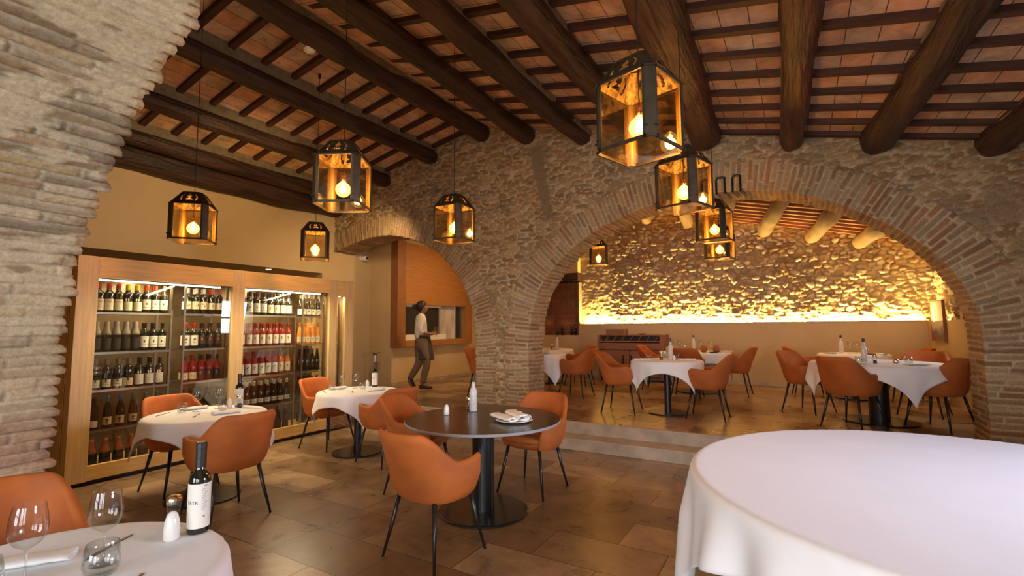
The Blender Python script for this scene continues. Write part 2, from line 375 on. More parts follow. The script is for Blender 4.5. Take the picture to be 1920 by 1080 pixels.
RP = [(-3.6,0.2),(-3.6,.75),(-3.60,1.3),(-3.52,1.8),(-3.33,2.2),(-2.97,2.57),(-2.58,2.84),(-2.1,3.04),(-1.65,3.16),(-1.1,3.22),(-.55,3.20),(-.1,3.12),(.4,2.93),(.86,2.64),(1.13,2.41),(1.33,2.18),(1.46,1.96),(1.56,1.70),(1.60,1.40),(1.60,.75),(1.60,.2)]
LP = [(-8.3,3.0),(-7.95,3.10),(-7.5,3.20),(-6.93,3.27),(-6.43,3.24),(-5.88,3.09),(-5.45,2.88),(-5.15,2.63),(-4.85,2.27),(-4.67,1.9),(-4.58,1.5),(-4.56,1.0),(-4.56,.2)]
def offset_poly(pts, d):
    s, Q, Nn = spline(pts, .05); return Q + Nn*d
def inside(poly, X, Z):
    ins = np.zeros(X.shape, bool); n = len(poly); j = n-1
    for i in range(n):
        xi, zi = poly[i]; xj, zj = poly[j]
        c = ((zi > Z) != (zj > Z)); 
        if zi != zj: ins ^= c & (X < (xj-xi)*(Z-zi)/(zj-zi)+xi)
        j = i
    return ins
def opening(pts, d, closeleft=False):
    q = offset_poly(pts, d); q = [tuple(p) for p in q]
    if closeleft: return [(-9.5, -1), (-9.5, q[0][1])] + q + [(q[-1][0], -1)]
    return [(q[0][0], -1)] + q + [(q[-1][0], -1)]
def ceil_z(X): return np.where(X < -4.6, 4.86-.21*(-4.6-X), 4.86-.24*(X+4.6))

PAL_ARC = [(.30,.195,.092),(.35,.23,.11),(.255,.16,.073),(.38,.26,.13),(.33,.185,.082),(.27,.19,.10),(.41,.29,.15)]
PAL_MORT = (.52,.41,.25)
PAL_RING = [(.31,.20,.095),(.35,.235,.115),(.27,.165,.078),(.38,.27,.14),(.32,.165,.072),(.34,.245,.13)]
def arch_strip(pts, y0, depth, ring, seed, pal, mort, step=.016, H=.014, sgn=1, ragged=0., faces=True, blotch=None, bh=.068, bw=.27):
    """voussoir ring on the face at y0 plus the intrados running to y0+sgn*depth"""
    s, Q, Nn = spline(pts, step)
    wv = np.concatenate([[-ring-.03], np.arange(-ring, 0, step), np.arange(0, depth+step, step)]) if faces else np.arange(0, depth+step, step)
    Wg, Sg = np.meshgrid(wv, s, indexing='ij')
    h, m, i1, i2 = bricks(Wg, Sg, bw, bh, seed, H=H, mort=.009)
    base = pick(pal, i1); col = base*(.8+.4*i2)[..., None]
    mo = np.array(mort)*(.75+.5*fbm(Wg*9, Sg*9, seed+3))[..., None]
    mm = m
    if blotch:
        bl = sst(blotch[0], blotch[0]+.07, .75*fbm(Wg*2.6+5, Sg*2.6, seed+21, 6)+.25*fbm(Wg*5, Sg*24, seed+23, 3)); lime = np.array(blotch[1]); bl = bl*(.28+.72*sst(1.35, 2.1, Q[None, :, 1])); h = h*(1.5-.5*sst(1.35, 2.1, Q[None, :, 1]))
        bv = (.72+.28*fbm(Wg*14, Sg*30, seed+25, 4))[..., None]; col = col*(1-.8*bl[..., None]) + lime*bv*.8*bl[..., None]; h = h*(1-.75*bl) + bl*.011 + (fbm(Wg*3, Sg*26, seed+27, 3)-.5)*.012
        mo = mo*(1-.8*bl[..., None]) + lime*bv*.76*bl[..., None]
    col = mo*(1-mm[..., None]) + col*mm[..., None]
    tr = np.clip(-Wg, 0, None); ty = np.clip(Wg, 0, None)
    X = Q[None, :, 0] + Nn[None, :, 0]*tr; Z = Q[None, :, 1] + Nn[None, :, 1]*tr
    Y = y0 + sgn*ty
    onring = Wg <= 0; onin = Wg >= 0
    X = X - Nn[None, :, 0]*h*onin; Z = Z - Nn[None, :, 1]*h*onin
    Y = Y - sgn*(h+.012)*onring + sgn*(.03*(1-1))*onring
    Y = np.where(Wg < -ring+1e-6-.02, y0+sgn*.03, Y)
    if ragged:
        e = sst(.12, 0, Wg) ; row_r = i2*0
        rr = np.floor((Sg)/bh); rag = (hsh(rr, 2., seed+31)-.35)*ragged*(.3+.7*m)
        Y = Y - sgn*rag*e
        dip = e*sst(.03, 0., Wg)*(1-m)*.02
        X = X + Nn[None, :, 0]*dip; Z = Z + Nn[None, :, 1]*dip
    return grid_geo(np.stack([X, Y, Z], -1), None, col)

# ------------------------------------------------------------------ arcade wall (face with two arches, ring, intrados, back)
st = .019
xs = np.arange(-8.35, 4.05, st); zs = np.arange(.2, 4.95, st)
Xg, Zg = np.meshgrid(xs, zs, indexing='ij')
h, m, i1, i2 = rubble(Xg, Zg, .19, .066, 3., H=.040, warp=1.1)
hb, mb, b1, b2 = bricks(Xg, Zg, .24, .07, 5.)
pier = sst(2.0, 1.6, Zg + .25*fbm(Xg*2, Zg*2, 8.))*sst(.15, .42, np.abs(Xg+4.08)+.25*(fbm(Xg*3, Zg*3, 4.)-.5)+.0) 
pier = np.where(Xg > 1.5, sst(2.4, 1.9, Zg+.3*fbm(Xg*2, Zg*2, 8.)), np.where(np.abs(Xg+4.08) < .6, pier, 0))
h = h*(1-pier) + hb*pier; m = m*(1-pier)+mb*pier
base = pick(PAL_ARC, i1)*(1-pier[..., None]) + pick(PAL_ARC, b1)*pier[..., None]
col = base*(.84+.32*i2)[..., None]
mo = np.array(PAL_MORT)*(.7+.6*fbm(Xg*7, Zg*7, 2.))[..., None]
col = mo*(1-m[..., None]) + col*m[..., None]
# the smooth mortar scar running down towards the pier, and the dusty patches
sx = -3.42 - .12*(Zg-3.9)*(-1) + .05*np.sin(Zg*5)
scar = sst(.13, .05, np.abs(Xg-(-3.46+.20*(4.4-Zg))))*sst(3.05, 3.25, Zg)*sst(4.5, 4.3, Zg)
patch = sst(.60, .70, fbm(Xg*1.5, Zg*1.5, 44., 5))
k = np.clip(scar+patch*.7, 0, 1)[..., None]
col = col*(1-k) + np.array((.25,.185,.105))*k; h = h*(1-.8*k[..., 0])
keep = np.ones(Xg.shape, bool)
keep &= ~inside(opening(RP, .33), Xg, Zg); keep &= ~inside(opening(LP, .33, True), Xg, Zg)
keep &= Zg < ceil_z(Xg)+.06
kc = keep[:-1,:-1] & keep[1:,1:]
parts = [grid_geo(np.stack([Xg, YA-h, Zg], -1), kc, col)]
parts.append(arch_strip(RP, YA, TA, .40, 11., PAL_RING, (.50,.40,.27), H=.014, bw=.36, bh=.062))
parts.append(arch_strip(LP, YA, TA, .36, 17., PAL_RING, (.46,.36,.23), H=.018, bw=.34, bh=.055))
xs2 = np.arange(-8.35, 4.05, .06); zs2 = np.arange(.2, 5., .06); X2, Z2 = np.meshgrid(xs2, zs2, indexing='ij')
h2, m2, j1, j2 = rubble(X2, Z2, .24, .12, 23.)
k2 = ~inside(opening(RP, .0), X2, Z2) & ~inside(opening(LP, .0, True), X2, Z2)
parts.append(grid_geo(np.stack([X2, YA+TA+h2*.3, Z2], -1), k2[:-1,:-1] & k2[1:,1:], pick(PAL_ARC, j1), flip=True))
o = np_obj('wall_arcade', parts, M['stone']); o['kind'] = 'structure'

# writing in thin dark metal across the crown of the ring, with dark strokes on the intrados as its shadow
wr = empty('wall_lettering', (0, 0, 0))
tag(wr, 'thin dark metal letters "dar" with shadow strokes over the crown of the large brick arch', 'lettering')
def cz(x): return 3.19 - .02*(x+1.0)**2
lb = MB()
def stroke(pts, r=.014): lb.tube(pts, r, 6)
yl = YA-.04
for x0, x1, up in ((-.985, -.895, 1), (-.815, -.715, 0), (-.625, -.535, 2)):
    zt = cz(x0)+.20; zb = cz(x0)-.0
    stroke([(x0, yl, zb), (x0, yl, zt-.03), (x0+.02, yl, zt)] + ([(x1, yl, zt)] if up != 0 else [(x1-.01, yl, zt)]))
    stroke([(x1, yl, zt + (.09 if up == 1 else 0)), (x1, yl, zb)])
    stroke([(x0, yl, zb), (x0+.05, yl+.20, zb-.028)]); stroke([(x1, yl, zb), (x1+.05, yl+.20, zb-.028)])  # sloped rods laid under the arch for the letters' cast shadow
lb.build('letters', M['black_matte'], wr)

# ------------------------------------------------------------------ near arch (camera stands just behind it)
NP = [(-3.84,-.02),(-3.80,.5),(-3.76,.9),(-3.70,1.36),(-3.57,1.83),(-3.43,2.08),(-3.18,2.36),(-2.98,2.56),(-2.79,2.70),(-2.52,2.87),(-2.27,3.0),(-1.9,3.12),(-1.4,3.2),(-.9,3.22),(-.4,3.17),(.1,3.06),(.6,2.84),(1.0,2.55),(1.3,2.22),(1.5,1.85),(1.6,1.45),(1.62,.8),(1.62,-.02)]
PAL_NEAR = [(.40,.30,.16),(.47,.36,.20),(.33,.245,.13),(.47,.35,.17),(.38,.255,.135),(.52,.42,.26),(.36,.28,.17)]
PAL_LOW = (.33,.14,.09)
YN0, YN1 = .32, 1.08
v_, q_, c_ = arch_strip(NP, YN1, YN1-YN0, .3, 51., PAL_NEAR, (.46,.38,.25), step=.0085, H=.015, sgn=-1, ragged=.05, blotch=(.46, (.80,.68,.43)), bh=.060, bw=.42)
rowid = np.floor(v_[:, 2]/.060); lowk = sst(1.5, .7, v_[:, 2])*(hsh(rowid, np.floor(v_[:, 1]*3.4+hsh(rowid, 1., 6.)), 77.) > .45)
red = c_*.4+np.array(PAL_LOW)*.75
c_ = c_*(1-lowk[:, None]*.75) + red*(lowk[:, None]*.75)
parts = [(v_, q_, c_)]
for yy, fl in ((YN0, 0), (YN1-.03, 1)):
    xs2 = np.arange(-9.0, 4.15, .08); zs2 = np.arange(0, 5.0, .08); X2, Z2 = np.meshgrid(xs2, zs2, indexing='ij')
    k2 = ~inside(opening(NP, .02 if not fl else .2), X2, Z2) & (Z2 < ceil_z(X2)+.1)
    h2, m2, j1, j2 = rubble(X2, Z2, .24, .12, 29.)
    parts.append(grid_geo(np.stack([X2, yy+h2*.2, Z2], -1), k2[:-1,:-1] & k2[1:,1:], pick(PAL_NEAR, j1)))
o = np_obj('wall_front', parts, M['stone_near']); o['kind'] = 'structure'

# ------------------------------------------------------------------ back room: rubble wall, low wall, niches
YB = 11.2
xs = np.arange(-4.70, 2.75, .019); zs = np.arange(1.45, 4.9, .019); Xg, Zg = np.meshgrid(xs, zs, indexing='ij')
h, m, i1, i2 = rubble(Xg, Zg, .165, .082, 61., H=.055, warp=.9)
PALB = [(.36,.27,.17),(.44,.35,.23),(.30,.21,.13),(.48,.40,.28),(.33,.22,.13),(.40,.33,.24)]
col = pick(PALB, i1)*(.8+.4*i2)[..., None]; col = np.array((.33,.24,.14))*(1-m[..., None]) + col*m[..., None]
smo = sst(-3.65, -3.95, Xg + .2*fbm(Xg*2, Zg*2, 5.)); h = h*(1-.75*smo) + .03*smo*fbm(Xg*9, Zg*9, 3.); col = col*(1-.6*smo[..., None]) + np.array((.42,.33,.21))*.6*smo[..., None]
h = h + .05*(fbm(Xg*1.1, Zg*1.1, 71.)-.5)
o = np_obj('wall_back', [grid_geo(np.stack([Xg, YB+.20-h, Zg], -1), None, col)], M['stone']); o['kind'] = 'structure'
slab('wall_back', -4.68, 2.7, YB, YB+.05, ZR, 1.57, M['plaster_low'])
slab('wall_back', -4.68, 2.7, YB+.05, YB+.40, ZR, 1.52, M['plaster_low'])
slab('trim_3', -4.68, 2.0, YB-.008, YB+.055, 1.57, 1.582, M['walnut_v'])
slab('baseboard_back', -7.3, 2.0, YB-.015, YB, ZR, ZR+.075, M['tread'])
led = MB().box(-4.6, 1.95, YB+.09, YB+.13, 1.52, 1.54).build('led_strip', M['led']); tag(led, 'long golden light strip lying behind the top of the cream low wall', 'light strip')
# wall left of the rubble: recess with brick lining over a lower sill
wl = MB(); wl.box(-7.6, -5.62, YB, YB+.5, ZR, 4.9); wl.box(-5.62, -4.68, YB, YB+.5, ZR, 1.30); wl.box(-5.62, -4.68, YB, YB+.5, 2.86, 4.9)
o = wl.build('wall_back', M['plaster']); o['kind'] = 'structure'
wl = MB(); wl.box(-5.7, -4.6, YB+.36, YB+.46, 1.25, 2.9); wl.box(-5.66, -5.60, YB+.02, YB+.4, 1.25, 2.9)
o = wl.build('wall_niche', M['brick_in']); o['kind'] = 'structure'
wl = MB().box(-4.70, -4.655, YB-.0, YB+.4, 1.58, 2.62).build('wall_niche', M['mortar']); wl['kind'] = 'structure'
lt = slab('trim_4', -5.75, -4.66, YB-.03, YB+.36, 2.66, 2.86, M['beam'], .01)
for i, (x, hh, mt) in enumerate(((-5.30, .14, 'cap_black'), (-5.18, .24, 'bottle_dark'), (-4.92, .20, 'bottle_dark'), (-4.82, .26, 'bottle_dark'))):
    b = MB().lathe([(.0, 0), (.035, 0), (.036, hh*.6), (.012, hh*.78), (.012, hh), (0, hh)], 12).build('bottle', M[mt], smooth=True, loc=(x, YB+.12, 1.30))
    tag(b, 'dark small bottle on the brick niche sill, %s' % ('leftmost and shortest', 'second from the left, slim', 'third from the left, squat', 'rightmost by the niche edge')[i], 'bottle')
# right wall of the back room
slab('wall_right', 2.0, 2.05, 8.25 if False else 8.75, YB, ZR, 1.57, M['plaster_low'])
slab('wall_right', 2.05, 2.4, 8.75, YB, ZR, 1.52, M['plaster_low'])
ys = np.arange(9.78, 11.45, .019); zs = np.arange(1.45, 4.0, .019); Yg, Zg = np.meshgrid(ys, zs, indexing='ij')
h, m, i1, i2 = rubble(Yg, Zg, .20, .11, 81., H=.07, warp=.8)
col = pick(PALB, i1)*(.8+.4*i2)[..., None]; col = np.array((.33,.24,.14))*(1-m[..., None]) + col*m[..., None]
o = np_obj('wall_right', [grid_geo(np.stack([2.22-h, Yg, Zg], -1), None, col)], M['stone']); o['kind'] = 'structure'
wl = MB(); wl.box(2.42, 2.6, 8.7, 9.8, 1.5, 2.2); wl.box(2.15, 2.6, 8.6, 9.8, 2.06, 4.4); wl.box(2.2, 2.6, 7.1, 7.75, ZR, 4.6); wl.box(2.2, 2.6, 7.75, 8.75, ZR, 1.35); wl.box(2.2, 2.6, 7.75, 8.75, 2.35, 4.4); wl.box(2.05, 2.6, 8.6, 8.78, ZR, 2.3)
o = wl.build('wall_right', M['plaster']); o['kind'] = 'structure'
slab('trim_5', 2.05, 2.2, 9.45, 9.98, 1.96, 2.07, M['label_cream'], .01)
slab('trim_6', 2.12, 2.30, 9.60, 9.75, 1.57, 1.96, M['walnut_v'], .01)
def window(n, axis, a0, a1, b, z0, z1, nx=2, nz=2):
    e = empty('window_%d' % n, (0, 0, 0)); e['kind'] = 'structure'
    fr = MB(); gl = MB(); t = .05
    def bx(mb, p0, p1, q0, q1, d=.04):
        if axis == 'x': mb.box(p0, p1, b-d, b+d, q0, q1)
        else: mb.box(b-d, b+d, p0, p1, q0, q1)
    bx(fr, a0, a1, z0, z0+t); bx(fr, a0, a1, z1-t, z1)
    for i in range(nx+1): c = a0+(a1-a0)*i/nx; bx(fr, c-t/2, c+t/2, z0, z1)
    for i in range(1, nz): c = z0+(z1-z0)*i/nz; bx(fr, a0, a1, c-t/2, c+t/2, .03)
    fr.build('frame', M['steel_dark'], e); bx(gl, a0, a1, z0, z1, .004); gl.build('pane', M['glass'], e); return e
window(1, 'y', 7.75, 8.75, 2.55, 1.35, 2.35)
window(2, 'y', 2.2, 4.2, 4.0, .8, 2.4)
for i, c in enumerate((-1.9, .9, 3.2)): window(3+i, 'x', c-.9, c+.9, -4.0, .05, 2.75, 2, 3)
wl = MB(); wl.box(-9.2, -2.8, -4.1, -3.95, 0, 5); wl.box(-1.0, 0, -4.1, -3.95, 0, 5); wl.box(1.8, 2.3, -4.1, -3.95, 0, 5); wl.box(-2.8, 4.2, -4.1, -3.95, 2.75, 5)
o = wl.build('wall_rear', M['plaster']); o['kind'] = 'structure'
wl = MB(); wl.box(4.0, 4.15, -4.1, 2.2, 0, 5); wl.box(4.0, 4.15, 4.2, 7.1, 0, 5); wl.box(4.0, 4.15, 2.2, 4.2, 0, .8); wl.box(4.0, 4.15, 2.2, 4.2, 2.4, 5)
o = wl.build('wall_right', M['plaster']); o['kind'] = 'structure'

# left wall with the opening that holds the wine cabinet, kitchen wall with the hatch
wl = MB(); wl.box(-9.5, -8.07, 1.0, 6.3, 2.60, 4.2); wl.box(-9.5, -8.07, 6.3, 8.2, 0, 4.4); wl.box(-9.5, -8.07, -4.1, 1.0, 0, 4.2)
o = wl.build('wall_left', M['plaster']); o['kind'] = 'structure'
slab('wall_left', -9.6, -9.5, -4.1, 8.2, 0, 5, M['plaster'])
slab('wall_kitchen', -9.5, -7.4, 7.55, YB+.3, ZR-.1, 4.6, M['plaster'])
slab('baseboard_kitchen', -7.4, -7.385, 7.55, YB, ZR, ZR+.075, M['tread'])
slab('ceiling', -9.6, 4.2, -4.2, YN0+.1, 4.0, 4.1, M['plaster'])

# ------------------------------------------------------------------ roof: tiles, beams, battens
def roof_plane(name, xa, xb, za, zb, y0, y1, m):
    L = math.hypot(xb-xa, zb-za); a = math.atan2(zb-za, xb-xa)
    o = MB().add([(0, y0, 0), (L, y0, 0), (L, y1, 0), (0, y1, 0), (0, y0, .06), (L, y0, .06), (L, y1, .06), (0, y1, .06)], [(0,1,2,3),(7,6,5,4),(0,4,5,1),(1,5,6,2),(2,6,7,3),(3,7,4,0)]).build(name, m)
    o.location = (xa, 0, za); o.rotation_euler = (0, -a, 0); o['kind'] = 'structure'; return o
dz = .05   # tiles lie on top of the battens
OFFY = 2.6-.035 - .395*6
roof_plane('ceiling', -9.4, -4.6, 4.86-.21*4.8+dz, 4.86+dz, .2, 7.3, M['tile'])
roof_plane('ceiling', -4.6, 4.2, 4.86+dz, 4.86-.24*8.8+dz, .2, 7.3, M['tile'])
for o in bpy.data.objects:
    if o.name.startswith('ceiling') and o.rotation_euler.y:
        for v in o.data.vertices: v.co.y -= OFFY
        o.location.y += OFFY
        if o.location.x < -5: o.location.z += 0

def beam(x0, x1, zb0, zb1, rad, ya, yb, m, label, group, seed, flat=1.0, mort=True):
    """a timber whose underside runs from (x0,ya,zb0) to (x1,yb,zb1)"""
    rnd = random.Random(seed); n = 36; rings = []
    ph = rnd.random()*9
    for i in range(n+1):
        t = i/n; y = ya+(yb-ya)*t
        r = rad*(1+.07*math.sin(t*9+ph)+.05*math.sin(t*23+ph*2)+.05*rnd.random())
        cx = x0+(x1-x0)*t + .025*math.sin(t*5+ph); cz_ = zb0+(zb1-zb0)*t + rad + .012*math.sin(t*7+ph)
        if i == n: r *= .80
        rings.append([(cx+r*flat*math.copysign(abs(math.cos(a))**.85, math.cos(a))*(1+.05*math.sin(3*a+t*6)+.03*math.sin(5*a-t*17+ph)), y, cz_+r*math.copysign(abs(math.sin(a))**.85, math.sin(a))*(1+.04*math.cos(4*a+t*8))) for a in [2*PI*k/16 for k in range(16)]])
    o = MB().loft(rings).build('roof_beam', m, smooth=True); tag(o, label, 'roof beam', group)
    if mort:
        mb = MB()
        for i in range(14):
            t0, t1 = i/14, (i+1)/14
            c0 = x0+(x1-x0)*t0; c1 = x0+(x1-x0)*t1; ww = rad*.85
            z0 = zb0+rad*(1.45 if x0 < -4.5 else 1.05); zt = float(ceil_z(np.array(c0)))+dz+.01
            mb.add([(c0-ww, ya+(yb-ya)*t0, z0), (c0+ww, ya+(yb-ya)*t0, z0), (c0+ww, ya+(yb-ya)*t0, zt-.24*ww*np.sign(c0+4.6)), (c0-ww, ya+(yb-ya)*t0, zt),
                    (c1-ww, ya+(yb-ya)*t1, z0), (c1+ww, ya+(yb-ya)*t1, z0), (c1+ww, ya+(yb-ya)*t1, zt-.24*ww*np.sign(c0+4.6)), (c1-ww, ya+(yb-ya)*t1, zt)],
                   [(0,1,5,4),(1,2,6,5),(3,0,4,7),(0,3,2,1),(4,5,6,7)])
        mb.build('mortar_fill', M['mortar'], o)
    return o
BE = [  # x at y=.9, x at the arcade, underside z, radius, label
    (-7.98, -7.98, 3.74, .215, 'dark roof beam lying along the top of the cream left wall'),
    (-7.60, -7.62, 3.98, .130, 'dark roof beam next to the wall beam, above the wine cabinet'),
    (-6.62, -6.66, 4.18, .125, 'dark roof beam between the two lanterns over the cabinet tables, second up the left slope'),
    (-5.50, -5.53, 4.42, .125, 'dark roof beam next below the ridge on the left slope'),
    (-4.37, -4.42, 4.60, .135, 'dark ridge beam where the two roof slopes meet, smoke detector beside it'),
    (-3.48, -3.53, 4.40, .125, 'dark roof beam just right of the ridge'),
    (-2.61, -2.60, 4.17, .125, 'dark roof beam second right of the ridge, its end above the mortar scar'),
    (-1.70, -1.80, 3.97, .125, 'dark roof beam ending behind the largest lantern, just left of the thick beam'),
    (-.66, -.93, 3.76, .195, 'very thick reddish roof beam passing above the largest lantern'),
    (.20, .03, 3.59, .125, 'straight reddish roof beam right of the thick one'),
    (1.22, .86, 3.40, .145, 'dark roof beam second from the right edge of the ceiling'),
    (2.10, 1.78, 3.19, .15, 'dark roof beam at the far right edge of the ceiling'),
    (3.1, 2.8, 2.98, .14, 'dark roof beam beyond the right edge, nearest the window wall')]
for i, (xa, xb, zb, rd, lb_) in enumerate(BE):
    beam(xa, xb, zb, zb, rd, .85, YA+.05, M['beam_big'] if i in (8, 9) else M['beam'], lb_, 'roof beams of the main room', i, mort=i > 0)
BAYN = ['the wall bay', 'the bay above the cabinet front', 'the second bay up the left slope', 'the bay left of the ridge beam', 'the first bay right of the ridge',
        'the second bay right of the ridge', 'the third bay right of the ridge', 'the bay left of the thick beam', 'the bay right of the thick beam', 'the third bay from the right edge', 'the second bay from the right edge', 'the rightmost bay']
ORD = ['first', 'second', 'third', 'fourth', 'fifth', 'sixth', 'seventh', 'eighth', 'ninth', 'tenth', 'eleventh', 'twelfth', 'thirteenth', 'fourteenth', 'fifteenth', 'sixteenth']
for b in range(len(BE)-1):
    cnt = 0
    for k in range(12, -4, -1):
        y = 2.6-.035 + .395*k - .04 if b < 4 else 2.55+.395*k + .10*(1 if b < 8 else 0)
        if y < 1.15 or y > 6.58: continue
        t = (y-.85)/(YA-.8)
        xa = BE[b][0]+(BE[b][1]-BE[b][0])*t; xb = BE[b+1][0]+(BE[b+1][1]-BE[b+1][0])*t
        sk = .03*(xb-xa)*0 if b < 4 else -.06*(xb-xa)
        za, zb = float(ceil_z(np.array(xa))), float(ceil_z(np.array(xb)))
        if b == 3: zb = float(ceil_z(np.array(-4.62)))-.0
        if b == 4: za = float(ceil_z(np.array(-4.58)))+.02
        hw, th = .036, .055
        key = 'batten'
        vs = [(xa, y-hw, za-.0), (xa, y+hw, za), (xb, y+sk+hw, zb), (xb, y+sk-hw, zb)]
        vs += [(p[0], p[1], p[2]+th) for p in vs]
        o = MB().add(vs, [(0,1,2,3),(7,6,5,4),(0,4,5,1),(1,5,6,2),(2,6,7,3),(3,7,4,0)]).build('roof_batten', M['batten'])
        cnt += 1
        tag(o, '%s dark batten from the arcade wall in %s' % (ORD[cnt-1], BAYN[b]), 'batten', 'roof battens in %s' % BAYN[b])
# back room ceiling with pale logs
roof_plane('ceiling', -7.6, 3.0, 3.45+.237*7.6+.05, 3.45-.237*3.0+.05, YA+TA-.05, YB+.4, M['tile'])
for i, xw in enumerate((-2.95, -2.05, -1.25, -.50, .29, 1.06)):
    nm = ('hidden far left one above the small lantern', 'second from the left', 'third from the left, behind the twin lanterns', 'fourth from the left', 'third from the right edge of the arch', 'rightmost, lowest on the slope')[i]
    zb = 3.23-.237*xw - .03; sk = .118
    beam(xw+sk*4.3, xw, zb+.0, zb, .12, YA+TA, YB+.1, M['beam_pale'], 'pale round log under the back room ceiling, %s' % nm, 'round logs of the back room ceiling', 40+i, mort=False)
for k in range(12):
    y = YA+TA+.2+k*.33
    vs = [(-7.4, y-.03, 3.43+.237*7.4), (-7.4, y+.03, 3.43+.237*7.4), (2.9, y+.03, 3.43-.237*2.9), (2.9, y-.03, 3.43-.237*2.9)]
    vs += [(p[0], p[1], p[2]+.05) for p in vs]
    o = MB().add(vs, [(0,1,2,3),(7,6,5,4),(0,4,5,1),(1,5,6,2),(2,6,7,3),(3,7,4,0)]).build('roof_batten', M['batten_red'])
    tag(o, '%s long reddish batten from the back wall, above the pale logs' % ORD[11-k], 'batten', 'reddish battens of the back room ceiling')

# ------------------------------------------------------------------ pierced lanterns with bulbs
def make_lantern():
    e = empty('pendant_lantern', (0, 0, 0))
    hw, H, rt, rh = .165, .34, .085, .125     # half width, glass height, roof half width, roof height; origin at the bottom
    pm = MB(); ch = .036
    for sx in (-1, 1):
        for sy in (-1, 1):
            a = (sx*hw, sy*(hw-ch)); b = (sx*(hw-ch), sy*hw); t = .004
            for (p, q) in (((sx*hw, sy*(hw-ch-.012)), a), (a, b), (b, (sx*(hw-ch-.012), sy*hw))):
                n = Vector((-(q[1]-p[1]), q[0]-p[0], 0)).normalized()*t
                if n.x*sx+n.y*sy > 0: n = -n
                vs = [(p[0], p[1], 0), (q[0], q[1], 0), (q[0]+n.x, q[1]+n.y, 0), (p[0]+n.x, p[1]+n.y, 0)]
                vs += [(v[0], v[1], H) for v in vs]
                pm.add(vs, [(0,3,2,1),(4,5,6,7),(0,1,5,4),(1,2,6,5),(2,3,7,6),(3,0,4,7)])
            pm.build('corner_post', M['iron'], e); pm = MB()
    ins = MB()
    for sx in (-1, 1):
        for sy in (-1, 1):
            g = .006; h2 = hw-g; c2 = ch
            a = (sx*h2, sy*(h2-c2)); b = (sx*(h2-c2), sy*h2)
            for (p, q) in (((sx*h2, sy*(h2-c2-.012)), a), (a, b), (b, (sx*(h2-c2-.012), sy*h2))):
                ins.add([(p[0], p[1], .004), (q[0], q[1], .004), (q[0], q[1], H), (p[0], p[1], H)], [(0,1,2,3)])
    def octa(w_, c, z): return [(w_, -(w_-c), z), (w_, w_-c, z), (w_-c, w_, z), (-(w_-c), w_, z), (-w_, w_-c, z), (-w_, -(w_-c), z), (-(w_-c), -w_, z), (w_-c, -w_, z)]
    # roof: four pierced faces built as strips around an ornament, chamfered corners solid
    rf = MB(); inr = MB()
    lo = octa(hw, ch, H); hi = octa(rt, .022, H+rh); lo2 = octa(hw-.006, ch, H); hi2 = octa(rt-.006, .022, H+rh-.004)
    for k in range(8):
        k2 = (k+1) % 8
        A, B, D, E_ = Vector(lo[k]), Vector(lo[k2]), Vector(hi[k]), Vector(hi[k2])
        A2, B2, D2, E2 = Vector(lo2[k]), Vector(lo2[k2]), Vector(hi2[k]), Vector(hi2[k2])
        if k % 2 == 1:
            rf.add([A, B, E_, D], [(0,1,2,3)]); inr.add([A2, B2, E2, D2], [(0,1,2,3)]); continue
        nu, nv = 26, 14
        def P(u, v, q=0):
            return ((A*(1-u)+B*u)*(1-v)+(D*(1-u)+E_*u)*v) if not q else ((A2*(1-u)+B2*u)*(1-v)+(D2*(1-u)+E2*u)*v)
        for i in range(nu):
            for j in range(nv):
                u = (i+.5)/nu; v = (j+.5)/nv; x = (u-.5)*2; X_ = abs(x)
                hole = False
                if .26 < v < .42 and X_ < .30 - abs(v-.34)*.9: hole = True          # urn foot
                if .42 <= v < .50 and X_ < .09: hole = True
                if .50 <= v < .72 and X_ < .26*math.sin((v-.46)/.30*PI)**.6: hole = True    # urn bowl
                if .72 <= v < .84 and X_ < .08: hole = True
                cx = .52+.20*math.sin((v-.2)*5.0)
                if .2 < v < .80 and abs(X_-cx*.95) < .075: hole = True               # side scrolls
                if hole: continue
                u0, u1, v0, v1 = i/nu, (i+1)/nu, j/nv, (j+1)/nv
                rf.add([P(u0, v0), P(u1, v0), P(u1, v1), P(u0, v1)], [(0,1,2,3)])
                inr.add([P(u0, v0, 1), P(u1, v0, 1), P(u1, v1, 1), P(u0, v1, 1)], [(0,1,2,3)])
    rf.add([Vector(p) for p in hi], [tuple(range(8))])
    rf.build('pierced_roof', M['iron'], e)
    for v in inr.v: pass
    b = len(ins.v); ins.v += inr.v; ins.f += [tuple(b+i for i in f) for f in inr.f]; ins.m += inr.m
    tag(ins.build('brass_lining', M['brass'], e), 'golden lit inner face')
    t = .009
    for z in (0, H-.009):
        L_ = hw-.030; fr = MB()
        for s_ in (-1, 1):
            fr.box(-L_, L_, s_*hw-(t if s_ > 0 else 0), s_*hw+(0 if s_ > 0 else t), z, z+.009 if z else .016)
            fr.box(s_*hw-(t if s_ > 0 else 0), s_*hw+(0 if s_ > 0 else t), -L_, L_, z, z+.009 if z else .016)
        for s_ in (-1, 1):
            for q_ in (-1, 1): fr.tube([(s_*hw, q_*(hw-.034), z+.006), (s_*(hw-.034), q_*hw, z+.006)], .006, 5)
        fr.build('upper_frame' if z else 'lower_frame', M['iron'], e)
    for k, (dx, dy) in enumerate(((1, 0), (0, 1), (-1, 0), (0, -1))):
        L_ = hw-.030; d = hw-.013; g = MB()
        if dx: g.box(dx*d-.0015, dx*d+.0015, -L_, L_, .012, H-.004)
        else: g.box(-L_, L_, dy*d-.0015, dy*d+.0015, .012, H-.004)
        g.build('glass_pane', M['amber_pane'], e)
    g = MB().box(-hw+.02, hw-.02, -hw+.02, hw-.02, .006, .009).build('glass_pane', M['amber_pane'], e)
